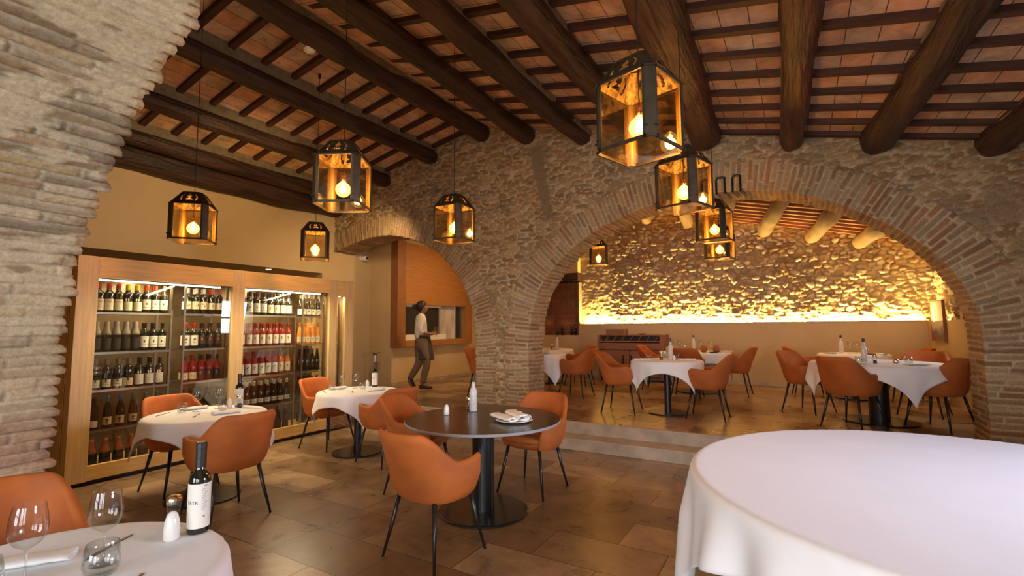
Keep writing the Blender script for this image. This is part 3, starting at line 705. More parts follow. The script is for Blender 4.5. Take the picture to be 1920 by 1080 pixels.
    for sx, sy in ((1, .8), (1, -.8), (-1, .8), (-1, -.8), (.8, 1), (-.8, 1), (.8, -1), (-.8, -1)):
        MB().box(sx*hw-.006, sx*hw+.006, sy*hw-.006, sy*hw+.006, .05, .058).build('clip', M['black_matte'], e)
    bz = .135
    sk = MB().lathe([(.0, bz+.125), (.010, bz+.12), (.012, bz+.10), (.019, bz+.098), (.020, bz+.055), (.016, bz+.05), (0, bz+.05)], 16).build('socket', M['socket'], e, smooth=True)
    prof = [(0, bz-.059)] + [(.053*math.sin(a), bz-.006-.053*math.cos(a)) for a in np.linspace(.25, 2.55, 12)] + [(.018, bz+.048), (.016, bz+.056)]
    bulb = MB().lathe(prof, 24).build('bulb', M['bulb'], e, smooth=True); tag(bulb, 'glowing clear globe bulb')
    fl = MB()
    for k in range(4):
        a = k*PI/2; fl.tube([(0, 0, bz+.045), (.010*math.cos(a), .010*math.sin(a), bz+.032), (.012*math.cos(a), .012*math.sin(a), bz-.020), (0, 0, bz-.026)], .0034, 6)
    fl.build('filament', M['filament'], bulb)
    return e
_m = glassmat('bulb_glass', (1.0, .80, .45), .03, .5)
_n = _m.node_tree.nodes; _l = _m.node_tree.links; _e = _n.new('ShaderNodeEmission'); _e.inputs[0].default_value = (1, .66, .22, 1); _e.inputs[1].default_value = 2.6
_a = _n.new('ShaderNodeAddShader'); _mx = [n for n in _n if n.type == 'MIX_SHADER'][0]; _o = [n for n in _n if n.type == 'OUTPUT_MATERIAL'][0]
_l.new(_mx.outputs[0], _a.inputs[0]); _l.new(_e.outputs[0], _a.inputs[1]); _l.new(_a.outputs[0], _o.inputs[0]); M['bulb'] = _m
LAN = [(-.625, 2.315, 2.35, -16, 4.05, 'largest and nearest brass and glass lantern, hanging below the thick roof beam'),
       (-2.75, 2.305, 2.36, 29, 4.45, 'large lantern hanging left of centre, seen face on above the cabinet tables'),
       (-4.93, 2.38, 2.335, 45, 4.40, 'leftmost lantern, hanging in front of the cream wall above the wine cabinet'),
       (-5.175, 3.925, 2.365, 52, 4.5, 'small lantern at the end of the cream wall, just left of the small arch'),
       (-2.94, 3.85, 2.37, 4, 4.42, 'lantern hanging in front of the rubble wall over the black round table'),
       (-.69, 3.74, 2.375, -17, 3.85, 'lantern partly behind the largest one, before the crown of the big arch'),
       (-.755, 5.795, 2.45, -12, 3.9, 'upper of the two overlapping small lanterns under the arch crown'),
       (-.86, 7.02, 2.40, -10, 3.55, 'lower and farther of the two overlapping small lanterns under the arch crown'),
       (-3.10, 8.42, 2.63, 20, 4.1, 'smallest lantern, hanging alone at the left of the back room')]
lan0 = make_lantern()
for i, (x, y, z, a, zc, lb_) in enumerate(LAN):
    o = lan0 if i == 0 else copy_tree(lan0)
    o.location = (x, y, z); o.rotation_euler.z = math.radians(a); tag(o, lb_, 'pendant lamp', 'pierced metal lanterns with globe bulbs')
for i, (x, y, z, a, zc, lb_) in enumerate(LAN):
    o = bpy.data.objects['pendant_lantern' + ('' if i == 0 else '.%03d' % i)]
    zc = (float(ceil_z(np.array(x)))+.05 if y < YA else 3.45-.237*x+.06) - .03
    MB().tube([(0, 0, .26), (0, 0, .45), (0, 0, zc-z)], [.003, .0035, .0035], 6).build('cord', M['black_matte'], o)
    MB().lathe([(0, zc-z+.03), (.018, zc-z+.03), (.018, zc-z-.03), (0, zc-z-.03)], 10).build('ceiling_hook', M['iron'], o)
    light('lantern_light', 'POINT', (x, y, z+.128), 22, WARM, radius=.03)

# ------------------------------------------------------------------ chairs
def spow(v, e): return math.copysign(abs(v)**e, v)
def chair_shell():
    UP = .04; TH = math.radians(142); nt = 84; rows = []
    ax, ay = .265, .295
    def top(a):
        d = math.degrees(abs(a)); 
        s_ = 1 if d < 33 else (0 if d > 84 else (math.cos((d-33)/51*PI)+1)/2)
        z = .625+.185*s_ - .012*math.exp(-((d-88)/14)**2)
        if d > 116: q = (d-116)/26.; z -= .13*q**2.8
        return z
    def base(a, k): return Vector((-ax*spow(math.cos(a), .72)*k, ay*spow(math.sin(a), .78)*k, 0))
    def shift(a, z):
        wgt = max(0, math.cos(a))**1.0
        return Vector((-.115*max(0, z-.5)/.3*wgt, 0, 0))
    def kz(z): return .80+.20*min(1, max(0, (z-.355)/.13))**.6 + .03*max(0, z-.5)/.3
    for i in range(nt+1):
        a = -TH+2*TH*i/nt; zt = top(a); ring = []
        th = .036
        for j in range(12):
            z = .355+(zt-th*.5-.355)*j/11; p = base(a, kz(z))+shift(a, z); p.z = z; ring.append(p)
        po = ring[-1].copy(); k_in = (kz(zt)*ax-th)/(kz(zt)*ax)
        pi_ = base(a, kz(zt)*k_in)+shift(a, zt-.01); pi_.z = zt-th*.5
        for q in (.22, .5, .78):
            p = po.lerp(pi_, q); p.z = zt-th*.5+th*.5*math.sin(q*PI); ring.append(p)
        for j in range(10):
            z = zt-th*.5+(.42-(zt-th*.5))*j/9
            ci = 1 - th/.27 + .012*(1-abs(math.sin(a*13.5)))**3*(1 if abs(a) < 1.25 else 0)*(1 if .0 < j else 0)
            p = base(a, kz(z)*ci)+shift(a, z); p.z = z; ring.append(p)
        rows.append([p+Vector((0, 0, UP)) for p in ring])
    mb = MB(); n = len(rows[0]); vs = [p for r in rows for p in r]; fs = []
    for i in range(nt):
        for j in range(n-1): fs.append((i*n+j, (i+1)*n+j, (i+1)*n+j+1, i*n+j+1))
    for i in (0, nt): fs.append(tuple(i*n+j for j in (range(n) if i else reversed(range(n)))))
    mb.add(vs, fs)
    return mb
def superdisc(mb, prof, ax, ay, n=40, ex=.72, cx=0):
    rings = [[(cx-ax*k*spow(math.cos(a), ex), ay*k*spow(math.sin(a), ex), z) for a in [2*PI*i/n for i in range(n)]] for k, z in prof]
    return mb.loft(rings)
def make_chair():
    e = empty('dining_chair', (0, 0, 0))
    chair_shell().build('seat_shell', M['velvet'], e, smooth=True)
    superdisc(MB(), [(.60, .390), (.74, .398), (.90, .425), (.985, .46), (.97, .485), (.80, .487)], .218, .245, cx=.022).build('seat_base', M['velvet'], e, smooth=True)
    superdisc(MB(), [(.5, .455), (.95, .46), (1.0, .475), (.99, .498), (.92, .513), (.7, .521), (.3, .525)], .232, .245, cx=.022).build('seat_cushion', M['velvet'], e, smooth=True)
    for sx in (-1, 1):
        for sy in (-1, 1):
            MB().tube([(sx*.165, sy*.165, .41), (sx*.20, sy*.20, .20), (sx*.24, sy*.24, 0)], [.0165, .013, .0085], 12).build('leg', M['black'], e, smooth=True)
    return e
CH = [  # x, y, facing degrees, floor z, label
    (-2.17, 2.64, 84, 0, 'rust velvet armchair nearest the camera at the black round table, seen from behind'),
    (-3.12, 3.58, 12, 0, 'rust velvet armchair on the left side of the black round table, partly behind its top'),
    (-2.20, 4.10, -92, 0, 'rust velvet armchair on the far right side of the black round table, before the steps'),
    (-5.14, 2.47, 0, 0, 'rust velvet armchair between the wine cabinet and the left white table'),
    (-4.06, 2.30, 178, 0, 'rust velvet armchair seen from behind at the right of the left white table'),
    (-5.28, 4.27, 4, 0, 'rust velvet armchair with its back to the wine cabinet at the second white table'),
    (-4.10, 4.12, 172, 0, 'rust velvet armchair seen from behind at the right of the second white table'),
    (-2.74, .66, -10, 0, 'rust velvet armchair with channelled back in the bottom left corner beside the near brick pier'),
    (-4.95, 7.42, 10, ZR, 'rust velvet armchair half hidden by the brick pier near the walking person'),
    (-3.42, 8.02, 178, ZR, 'nearer of the two rust velvet armchairs just right of the pier on the raised floor'),
    (-4.02, 9.62, 178, ZR, 'farther of the two rust velvet armchairs just right of the pier on the raised floor'),
    (-2.24, 6.92, 3, ZR, 'rust velvet armchair left of the central white table on the raised floor'),
    (-1.08, 6.96, 180, ZR, 'rust velvet armchair with sunlit back right of the central white table on the raised floor'),
    (-2.42, 9.70, 0, ZR, 'rust velvet armchair in front of the sideboard at the far table'),
    (-1.70, 8.86, 92, ZR, 'rust velvet armchair showing only its top between the central table and the far table'),
    (-1.00, 9.52, 176, ZR, 'pale lit rust velvet armchair right of the far table before the low wall'),
    (.08, 8.14, -32, ZR, 'rust velvet armchair with channelled back left of the large right-hand table'),
    (.52, 7.12, 54, ZR, 'rust velvet armchair seen from behind in front of the large right-hand table'),
    (1.38, 7.50, 140, ZR, 'rust velvet armchair partly hidden by the right pier of the big arch'),
    (1.42, 8.55, -112, ZR, 'rust velvet armchair below the painting, behind the large right-hand table'),
    (.12, 9.95, 5, ZR, 'rust velvet armchair left of the farthest right-hand table, only its back top showing'),
    (1.48, 10.05, 182, ZR, 'rust velvet armchair right of the farthest right-hand table, only a corner showing')]
ch0 = make_chair()
for i, (x, y, a, z, lb_) in enumerate(CH):
    o = ch0 if i == 0 else copy_tree(ch0)
    o.location = (x, y, z); o.rotation_euler.z = math.radians(a); tag(o, lb_, 'chair', 'rust velvet dining armchairs')

# ------------------------------------------------------------------ tables and cloths
def make_table(x, y, z, r, rb, rc, label, top=M['black_matte'], edge=None, h=.735):
    e = empty('round_table', (x, y, z)); tag(e, label, 'table')
    n = 72
    t = MB().lathe([(0, h-.022), (r-.004, h-.022), (r, h-.018), (r, h-.004), (r-.003, h)], n)
    t.add([((r-.003)*math.cos(2*PI*k/n), (r-.003)*math.sin(2*PI*k/n), h) for k in range(n)], [tuple(range(n))], 1)
    t.build('tabletop', [edge or top, top], e)
    MB().lathe([(0, .012), (rc, .012), (rc, h-.03), (0, h-.03)], 32).build('column', M['black'], e, smooth=False)
    MB().lathe([(0, .004), (rb, .004), (rb, .012), (rb-.01, .018), (0, .020)], 56).build('base_plate', M['black'], e)
    return e
def drape(name, x, y, ztop, r, half, rot, label, group=None, seed=0, round_R=None, waves=None, amp=1.0, n=72):
    """cloth lying on a round top of radius r; half = half side of a square cloth, round_R = radius of a round cloth"""
    rnd = random.Random(seed); ph = [rnd.random()*6.28 for _ in range(6)]
    def pos(px, py):
        rr = math.hypot(px, py); a = math.atan2(py, px)
        if rr <= r-.015:
            return (px, py, ztop)
        d = rr-r
        if d < .02:   # soft edge
            t = (d+.015)/.035; return (math.cos(a)*(r-.015+.021*math.sin(t*PI/2)), math.sin(a)*(r-.015+.021*math.sin(t*PI/2)), ztop-.016*(1-math.cos(t*PI/2)))
        d = d-.02
        k = waves or 8
        gr = min(1, d/.28)
        wv = (math.sin(k*a+ph[0]) + .6*math.sin((k*1.6 if not waves else round(k*1.6))*a+ph[1]) + .4*math.sin(3*a+ph[2]))
        if not waves: wv = math.sin(8*a+ph[0]) + .55*math.sin(13*a+ph[1]) + .4*math.sin(3*a+ph[2])
        off = .008 + d*.10 + gr*amp*.030*wv + (0 if waves else .02*max(0, d-.14))
        drop = min(d*.985, ztop-.016-.012-.004*math.sin(a*40))
        aa = a + (0 if waves else .35*d*math.sin(4*(a-rot)+ph[3]*0)*.5)
        return (math.cos(aa)*(r+.004+off), math.sin(aa)*(r+.004+off), ztop-.016-drop)
    mb = MB()
    if round_R:
        nr, na = 60, n*4
        rad = [round_R*(i/nr)**.8 for i in range(nr+1)]
        vs = [pos(rad[i]*math.cos(2*PI*k/na), rad[i]*math.sin(2*PI*k/na)) for i in range(1, nr+1) for k in range(na)]
        fs = [(i*na+k, (i+1)*na+k, (i+1)*na+(k+1) % na, i*na+(k+1) % na) for i in range(nr-1) for k in range(na)]
        vs.append((0, 0, ztop)); fs += [(len(vs)-1, k, (k+1) % na) for k in range(na)]
        mb.add(vs, fs)
    else:
        c, s_ = math.cos(rot), math.sin(rot); vs = []
        for i in range(n+1):
            for j in range(n+1):
                u = (2*i/n-1)*half; v = (2*j/n-1)*half
                vs.append(pos(c*u-s_*v, s_*u+c*v))
        fs = [(i*(n+1)+j, (i+1)*(n+1)+j, (i+1)*(n+1)+j+1, i*(n+1)+j+1) for i in range(n) for j in range(n)]
        mb.add(vs, fs)
    o = mb.build(name, M['linen'], smooth=True, loc=(x, y, 0))
    sm = o.modifiers.new('solid', 'SOLIDIFY'); sm.thickness = .0022; sm.offset = 1
    return tag(o, label, 'tablecloth', group)
HT = .735
make_table(-2.30, 3.42, 0, .645, .37, .092, 'bare black round table with thick column in the middle of the room', M['tabletop'], M['tabletop_edge'], .75)
make_table(-2.00, .58, 0, .485, .30, .045, 'round table under the near white cloth in the bottom left corner')
make_table(-4.68, 2.45, 0, .48, .30, .045, 'round pedestal table under the left white cloth, close to the wine cabinet')
make_table(-4.69, 4.23, 0, .47, .30, .045, 'round pedestal table under the second white cloth, near the end of the wine cabinet')
make_table(.74, 3.13, 0, 1.30, .5, .10, 'very large round table under the long white cloth at the bottom right')
make_table(-1.63, 7.09, ZR, .48, .28, .045, 'round pedestal table at the centre of the raised floor')
make_table(-1.66, 9.60, ZR, .60, .36, .06, 'far round table near the low wall behind the central one')
make_table(.84, 7.70, ZR, .72, .40, .11, 'large round table with wide column at the right of the raised floor')
make_table(.78, 9.95, ZR, .50, .30, .045, 'farthest round table at the right, behind the large one')
make_table(-4.22, 7.98, ZR, .55, .30, .045, 'round table half hidden behind the brick pier')
make_table(-4.75, 9.70, ZR, .50, .30, .045, 'far left round table showing past the brick pier')
G = 'white square cloths on the small round tables'
drape('tablecloth', -2.00, .58, HT+.004, .487, .70, .35, 'near white tablecloth at the bottom left with glasses on it', seed=1, amp=.8)
drape('tablecloth', -4.68, 2.45, HT+.004, .482, .605, .22, 'white tablecloth with pointed hanging corners at the left table by the wine cabinet', G, seed=6)
drape('tablecloth', -4.69, 4.23, HT+.004, .472, .61, .18, 'white tablecloth with pointed hanging corners at the second table along the cabinet', G, seed=9)
drape('tablecloth', .74, 3.13, HT+.004, 1.302, 1.58, math.radians(48), 'very large smooth white tablecloth at the bottom right, hanging to the floor at one corner', seed=4, waves=17, amp=1.0, n=150)
drape('tablecloth', -1.63, 7.09, ZR+HT+.004, .482, .64, .10, 'white tablecloth on the central table of the raised floor', G, seed=12)
drape('tablecloth', -1.66, 9.60, ZR+HT+.004, .602, .78, .5, 'white tablecloth on the far table near the low wall', seed=15)
drape('tablecloth', .84, 7.70, ZR+HT+.004, .722, .84, math.radians(-25), 'white tablecloth with creases on the large right-hand table', seed=18, amp=1.2)
drape('tablecloth', .78, 9.95, ZR+HT+.004, .502, .66, .4, 'white tablecloth on the farthest right-hand table', seed=21)
drape('tablecloth', -4.22, 7.98, ZR+HT+.004, .552, .78, .3, 'white tablecloth whose corner hangs out right of the brick pier', seed=24)
drape('tablecloth', -4.75, 9.70, ZR+HT+.004, .502, .66, .1, 'white tablecloth on the far left table past the pier', seed=27)

# ------------------------------------------------------------------ tableware
def bend_text(txt, size, R, zc, ang=0., mat_=None, name='lettering', parent=None, dy=0.):
    cu = bpy.data.curves.new('t', 'FONT'); cu.body = txt; cu.size = size; cu.align_x = 'CENTER'; cu.align_y = 'CENTER'; cu.resolution_u = 2
    to = bpy.data.objects.new('t', cu); C.objects.link(to)
    me = bpy.data.meshes.new_from_object(to.evaluated_get(bpy.context.evaluated_depsgraph_get()))
    bpy.data.objects.remove(to); bpy.data.curves.remove(cu)
    me.name = name
    for v in me.vertices:
        a = v.co.x/R + ang; v.co = Vector((R*math.cos(a), R*math.sin(a), zc+v.co.y))
    me.materials.clear(); me.materials.append(mat_)
    return link(bpy.data.objects.new(name, me), parent)
def arc_patch(mb, R, a0, a1, z0, z1, n=10, t=.0006, mi=0):
    vs = []; 
    for r in (R, R+t):
        for z in (z0, z1): vs += [(r*math.cos(a0+(a1-a0)*i/n), r*math.sin(a0+(a1-a0)*i/n), z) for i in range(n+1)]
    m = n+1; fs = []
    for i in range(n):
        fs += [(2*m+i, 2*m+i+1, 3*m+i+1, 3*m+i), (i+1, i, m+i, m+i+1), (i, i+1, 2*m+i+1, 2*m+i), (m+i+1, m+i, 3*m+i, 3*m+i+1)]
    fs += [(0, 2*m, 3*m, m), (n, m+n, 3*m+n, 2*m+n)]
    return mb.add(vs, fs, mi)
def oil_bottle(x, y, z, kind, rz, label, name='oil_bottle', S_=1.0):
    if kind == 'dark':
        prof = [(0, 0), (.034, .001), (.036, .006), (.036, .185), (.033, .205), (.020, .218), (.0165, .228), (.0155, .262), (0, .262)]
        o = MB().lathe(prof, 28).build(name, M['bottle_dark'], smooth=True, loc=(x, y, z))
        MB().lathe([(.0168, .232), (.0182, .234), (.0182, .262), (.0175, .264), (.0182, .266), (.0182, .298), (.0188, .300), (.0188, .318), (.016, .322), (0, .322)], 24).build('cap', M['cap_black'], o)
        lb_ = arc_patch(MB(), .0362, -2.4, 2.4, .022, .178, 26).build('bottle_label', M['label_white'], o)
        bend_text('TRTR', .017, .0372, .112, -.55, M['ink'], 'lettering', lb_)
        mk = MB(); arc_patch(mk, .0369, .45, .62, .06, .067, 3)
        for k in range(14): arc_patch(mk, .0369, .30, .30+.35+.25*((k*7) % 3)/3, .085+k*.0056, .0862+k*.0056, 4, .0003)
        arc_patch(mk, .0369, .5, .75, .168, .173, 3)
        mk.build('small_print', M['cap_grey'], lb_)
    else:
        prof = [(0, 0), (.033, .001), (.035, .006), (.035, .165), (.030, .190), (.017, .215), (.0145, .235), (.0145, .265), (0, .265)]
        o = MB().lathe(prof, 24).build(name, M['bottle_white'], smooth=True, loc=(x, y, z))
        MB().lathe([(.0155, .262), (.0165, .264), (.0165, .305), (.015, .308), (0, .308)], 20).build('cap', M['cap_black'], o)
        mk = MB()
        for k in range(12):
            a = -1.2+.2*k; zz = .03+.12*((k*5) % 7)/7; arc_patch(mk, .0352, a, a+.12, zz, zz+.012, 3, .0003)
        mk.build('printed_pattern', M['cap_grey'], o)
    if S_ != 1: o.scale = (S_, S_, S_)
    o.rotation_euler.z = rz
    return tag(o, label, 'bottle')
def wine_glass(x, y, z, label, R=.045, H=.23, group=None):
    prof = [(0, .0015), (.036, .001), (.037, .003), (.012, .006), (.0042, .012), (.0036, .05), (.0036, H*.42), (.010, H*.45), (R*.72, H*.52), (R*.97, H*.62), (R, H*.72), (R*.93, H*.87), (R*.80, H)]
    return tag(MB().lathe(prof, 32).build('wine_glass', M['glass'], smooth=True, loc=(x, y, z)), label, 'wine glass', group)
def tumbler(x, y, z, label, R=.045, H=.095, group=None):
    prof = [(0, .004), (R*.70, .004), (R*.86, .010), (R, H*.35), (R*.98, H*.6), (R*.86, H), (R*.83, H), (R*.94, H*.6), (R*.95, H*.35), (R*.8, .014), (0, .010)]
    return tag(MB().lathe(prof, 32).build('tumbler', M['glass'], smooth=True, loc=(x, y, z)), label, 'glass', group)
def salt_shaker(x, y, z, label, S_=1.):
    e = MB().lathe([(0, 0), (.021, .001), (.0235, .006), (.0235, .03), (.021, .058), (.015, .080), (.008, .088), (0, .090)], 24).build('salt_shaker', M['china'], smooth=True, loc=(x, y, z))
    hm = MB()
    for k in range(5): a = k*1.256; hm.lathe([(0, .0895), (.0012, .0895), (.0012, .0875)], 6, (.004*math.cos(a), .004*math.sin(a), -.0003))
    hm.build('pour_hole', M['cap_black'], e); e.scale = (S_,)*3
    return tag(e, label, 'salt shaker')
def pepper_mill(x, y, z, label, S_=1.):
    e = empty('pepper_mill', (x, y, z)); e.scale = (S_,)*3
    MB().lathe([(0, .002), (.022, .002), (.024, .01), (.021, .045), (.024, .085), (.024, .09)], 20).build('glass_body', M['glass'], e, smooth=True)
    MB().lathe([(0, .004), (.020, .004), (.020, .012), (.018, .042), (0, .045)], 16).build('peppercorns', M['cap_black'], e, smooth=True)['kind'] = 'stuff'
    MB().lathe([(.0245, .088), (.026, .09), (.026, .108), (.024, .112)], 20).build('collar', M['steel'], e, smooth=True)
    MB().lathe([(.024, .112), (.022, .117), (0, .119)], 20).build('cap', M['socket'], e, smooth=True)
    return tag(e, label, 'pepper mill')
def napkin(x, y, z, rz, label, L_=.22, W_=.085, T_=.028, group=None):
    # a flattened roll: spiral ribbon section extruded along y
    pts = []; turns = 2.2; n = 60
    for i in range(n+1):
        t = i/n; a = t*turns*2*PI; k = 1-.62*t
        pts.append((W_*.5*k*spow(math.cos(a), .6), T_*.5+T_*.5*k*spow(math.sin(a), .8)))
    vs = []; fs = []; m = 9
    for j in range(m+1):
        yy = -L_/2+L_*j/m; wob = 1+.05*math.sin(j*1.9+rz*3)
        vs += [(p[0]*wob+.003*math.sin(j*2.3), yy, max(.001, p[1]*(1+.06*math.sin(j*1.3+i*.2)))) for i, p in enumerate(pts)]
    q = n+1
    for j in range(m):
        for i in range(n): fs.append((j*q+i, j*q+i+1, (j+1)*q+i+1, (j+1)*q+i))
    o = MB().add(vs, fs).build('folded_napkin', M['napkin'], smooth=True, loc=(x, y, z))
    sm = o.modifiers.new('s', 'SOLIDIFY'); sm.thickness = .0022
    o.rotation_euler.z = rz
    return tag(o, label, 'napkin', group)
def knife(x, y, z, rz, label):
    o = MB().loft([[(p[0], p[1]-w_, 0), (p[0], p[1]+w_, 0), (p[0], p[1]+w_*.9, .0025), (p[0], p[1]-w_*.9, .0025)] for p, w_ in [((-.10, 0), .005), ((-.06, 0), .006), ((-.01, 0), .0035), ((0, 0), .005), ((.03, .001), .0085), ((.08, .002), .008), ((.105, .006), .001)]]).build('table_knife', M['black'], smooth=False, loc=(x, y, z)); o.rotation_euler.z = rz
    return tag(o, label, 'knife')
def fork(x, y, z, rz, label):
    mb = MB().loft([[(px, -w_, h_), (px, w_, h_), (px, w_*.9, h_+.0025), (px, -w_*.9, h_+.0025)] for px, w_, h_ in [(-.10, .005, 0), (-.05, .0045, .001), (0, .003, .004), (.035, .004, .006), (.05, .010, .003), (.062, .011, .003)]])
    for k in range(4): mb.tube([(.06, -.009+.006*k, .004), (.085, -.009+.006*k, .004), (.10, -.009+.006*k, .009)], [.0018, .0015, .0008], 5)
    o = mb.build('table_fork', M['black'], loc=(x, y, z)); o.rotation_euler.z = rz
    return tag(o, label, 'fork')
def plate(x, y, z, label, R=.11, m='china'):
    return tag(MB().lathe([(0, .0), (R*.6, .0), (R*.95, .012), (R, .014), (R*.97, .017), (R*.62, .007), (0, .006)], 40).build('side_plate', M[m], smooth=True, loc=(x, y, z)), label, 'plate')
ZT = HT+.0065
# near table (bottom left)
oil_bottle(-1.985, 1.025, ZT, 'dark', math.radians(-32), 'dark olive oil bottle with white label, nearest to the camera at the bottom left', S_=1.03)
salt_shaker(-1.995, .94, ZT, 'white egg-shaped salt shaker beside the near dark oil bottle', 1.12)
pepper_mill(-2.115, 1.00, ZT, 'glass pepper mill with copper cap half hidden behind the near oil bottle', 1.0)
wine_glass(-1.985, .735, ZT, 'wine glass nearest the salt shaker on the near table', .047, .235)
wine_glass(-2.03, .56, ZT, 'wine glass at the far left on the near table', .047, .235)
tumbler(-1.90, .70, ZT, 'stemless tumbler in front of the right wine glass on the near table', .048, .10)
tumbler(-2.06, .475, ZT, 'stemless tumbler at the left edge of the photo on the near table', .048, .10)
napkin(-2.20, .60, ZT, math.radians(-36), 'rolled white napkin lying behind the glasses on the near table', .26, .09, .03)
knife(-2.12, .80, ZT, math.radians(-60), 'dark knife behind the wine glasses on the near table')
knife(-1.73, .70, ZT, math.radians(-45), 'dark knife at the bottom edge of the photo on the near table')
# left table by the cabinet
oil_bottle(-4.78, 2.80, ZT, 'dark', math.radians(-50), 'dark oil bottle with white label at the back of the left white table')
salt_shaker(-4.80, 2.72, ZT, 'white salt shaker beside the oil bottle on the left white table')
pepper_mill(-4.72, 2.77, ZT, 'glass pepper mill at the back of the left white table')
wine_glass(-4.86, 2.45, ZT, 'left wine glass on the left white table', .042, .21)
wine_glass(-4.88, 2.66, ZT, 'right wine glass on the left white table', .042, .21)
tumbler(-4.93, 2.36, ZT, 'tumbler beside the napkin at the left white table', .042, .085)
tumbler(-4.70, 2.60, ZT, 'tumbler in the middle of the left white table', .042, .085)
napkin(-5.00, 2.50, ZT, math.radians(-8), 'folded napkin on the cabinet side of the left white table')
napkin(-4.50, 2.52, ZT, math.radians(-15), 'folded napkin on the open side of the left white table')
knife(-4.97, 2.22, ZT, math.radians(-55), 'dark knife near the front of the left white table'); fork(-4.62, 2.33, ZT, math.radians(-40), 'dark fork lying near the front of the left white table')
# second table
oil_bottle(-4.82, 4.62, ZT, 'dark', math.radians(-45), 'dark oil bottle with white label on the second white table, before the steel stand')
salt_shaker(-4.87, 4.54, ZT, 'white salt shaker beside the oil bottle on the second white table')
wine_glass(-4.94, 4.18, ZT, 'left wine glass on the second white table', .042, .21)
wine_glass(-4.92, 4.38, ZT, 'right wine glass on the second white table', .042, .21)
tumbler(-5.00, 4.08, ZT, 'left tumbler on the second white table', .042, .085); tumbler(-4.76, 4.36, ZT, 'right tumbler on the second white table', .042, .085)
napkin(-5.05, 4.22, ZT, math.radians(-5), 'folded napkin on the cabinet side of the second white table')
napkin(-4.50, 4.32, ZT, math.radians(-20), 'folded napkin on the open side of the second white table')
fork(-4.65, 4.10, ZT, math.radians(-40), 'dark fork on the second white table'); knife(-4.97, 3.95, ZT, math.radians(-30), 'dark knife on the second white table')
# black table
salt_shaker(-2.655, 3.38, .751, 'white salt shaker alone on the left of the black table', 1.0)
oil_bottle(-2.555, 3.64, .751, 'white', math.radians(-50), 'white patterned oil bottle with black cap on the black table', S_=1.0)
pepper_mill(-2.63, 3.68, .751, 'glass pepper mill half behind the white bottle on the black table')
plate(-2.00, 3.42, .751, 'white side plate under the napkins on the black table', .15)
napkin(-2.06, 3.36, .769, math.radians(62), 'folded napkin on the plate, nearer of the two on the black table', .30, .11, .034)
napkin(-1.99, 3.45, .769, math.radians(52), 'folded napkin on the plate, farther of the two on the black table', .30, .12, .050)
# raised floor: central table
Z2 = ZR+HT+.0065
oil_bottle(-1.58, 7.12, Z2, 'white', -1, 'white oil bottle with black cap on the central raised table')
pepper_mill(-1.70, 7.08, Z2, 'pepper mill beside the white bottle on the central raised table', 1.1)
salt_shaker(-1.52, 7.07, Z2, 'white salt shaker on the central raised table', .8)
tumbler(-1.86, 6.98, Z2, 'tumbler at the left of the central raised table', .038, .085); tumbler(-1.52, 7.22, Z2, 'tumbler right of the white bottle on the central raised table', .038, .085)
napkin(-1.93, 6.92, Z2, math.radians(-60), 'folded napkin on the left of the central raised table'); napkin(-1.36, 7.14, Z2, math.radians(-70), 'folded napkin on the right of the central raised table')
# far table
oil_bottle(-1.72, 9.72, Z2, 'white', -1, 'white oil bottle with black cap on the far table')
pepper_mill(-1.86, 9.62, Z2, 'pepper mill on the far table, left of its bottle')
for i, (x, y) in enumerate(((-2.08, 9.5), (-1.98, 9.72), (-1.58, 9.62), (-1.42, 9.70))):
    wine_glass(x, y, Z2, ('leftmost wine glass on the far table', 'second wine glass from the left on the far table', 'wine glass right of the bottle on the far table', 'rightmost wine glass on the far table')[i], .045, .21)
for i, (x, y) in enumerate(((-1.50, 9.44), (-1.30, 9.55))):
    tag(MB().lathe([(0, 0), (.04, .005), (.056, .03), (.06, .06), (.05, .10), (.03, .12), (0, .125)], 20).build('bread_roll', M['wicker'], smooth=True, loc=(x, y, Z2)), ('left', 'right')[i]+' round brown roll on the far table', 'bread')
plate(-1.32, 9.36, Z2, 'small dark plate on the far table', .09, 'plate_dark'); napkin(-1.15, 9.62, Z2, -1.1, 'folded napkin at the right of the far table')
tag(MB().box(-.10, .10, -.04, .04, 0, .10).build('wooden_box', M['oak'], bevel=.006, loc=(-2.02, 9.22, Z2)), 'pale wooden box on the near edge of the far table', 'box')
# large right-hand table
oil_bottle(.70, 7.50, Z2, 'white', -1.2, 'white oil bottle with black cap on the large right-hand table')
pepper_mill(.80, 7.44, Z2, 'pepper mill beside the bottle on the large right-hand table')
tumbler(.63, 7.40, Z2, 'tumbler left of the bottle on the large right-hand table', .04, .09); tumbler(1.14, 7.55, Z2, 'brightly outlined tumbler at the right of the large right-hand table', .045, .09)
o = MB().lathe([(0, 0), (.025, .004), (.034, .02), (.032, .045), (.018, .06), (0, .064)], 20).build('steel_ball', M['steel'], smooth=True, loc=(1.02, 7.56, Z2)); tag(o, 'round steel caster on the large right-hand table', 'salt caster')
napkin(1.20, 7.40, Z2, math.radians(-60), 'folded napkin at the right of the large right-hand table', .28, .10, .02); napkin(.62, 7.30, Z2, -1.0, 'folded napkin before the bottle on the large right-hand table')
knife(1.18, 7.26, Z2, math.radians(28), 'dark knife at the right of the large right-hand table')
napkin(.30, 7.95, Z2, .3, 'folded napkin at the left edge of the large right-hand table')
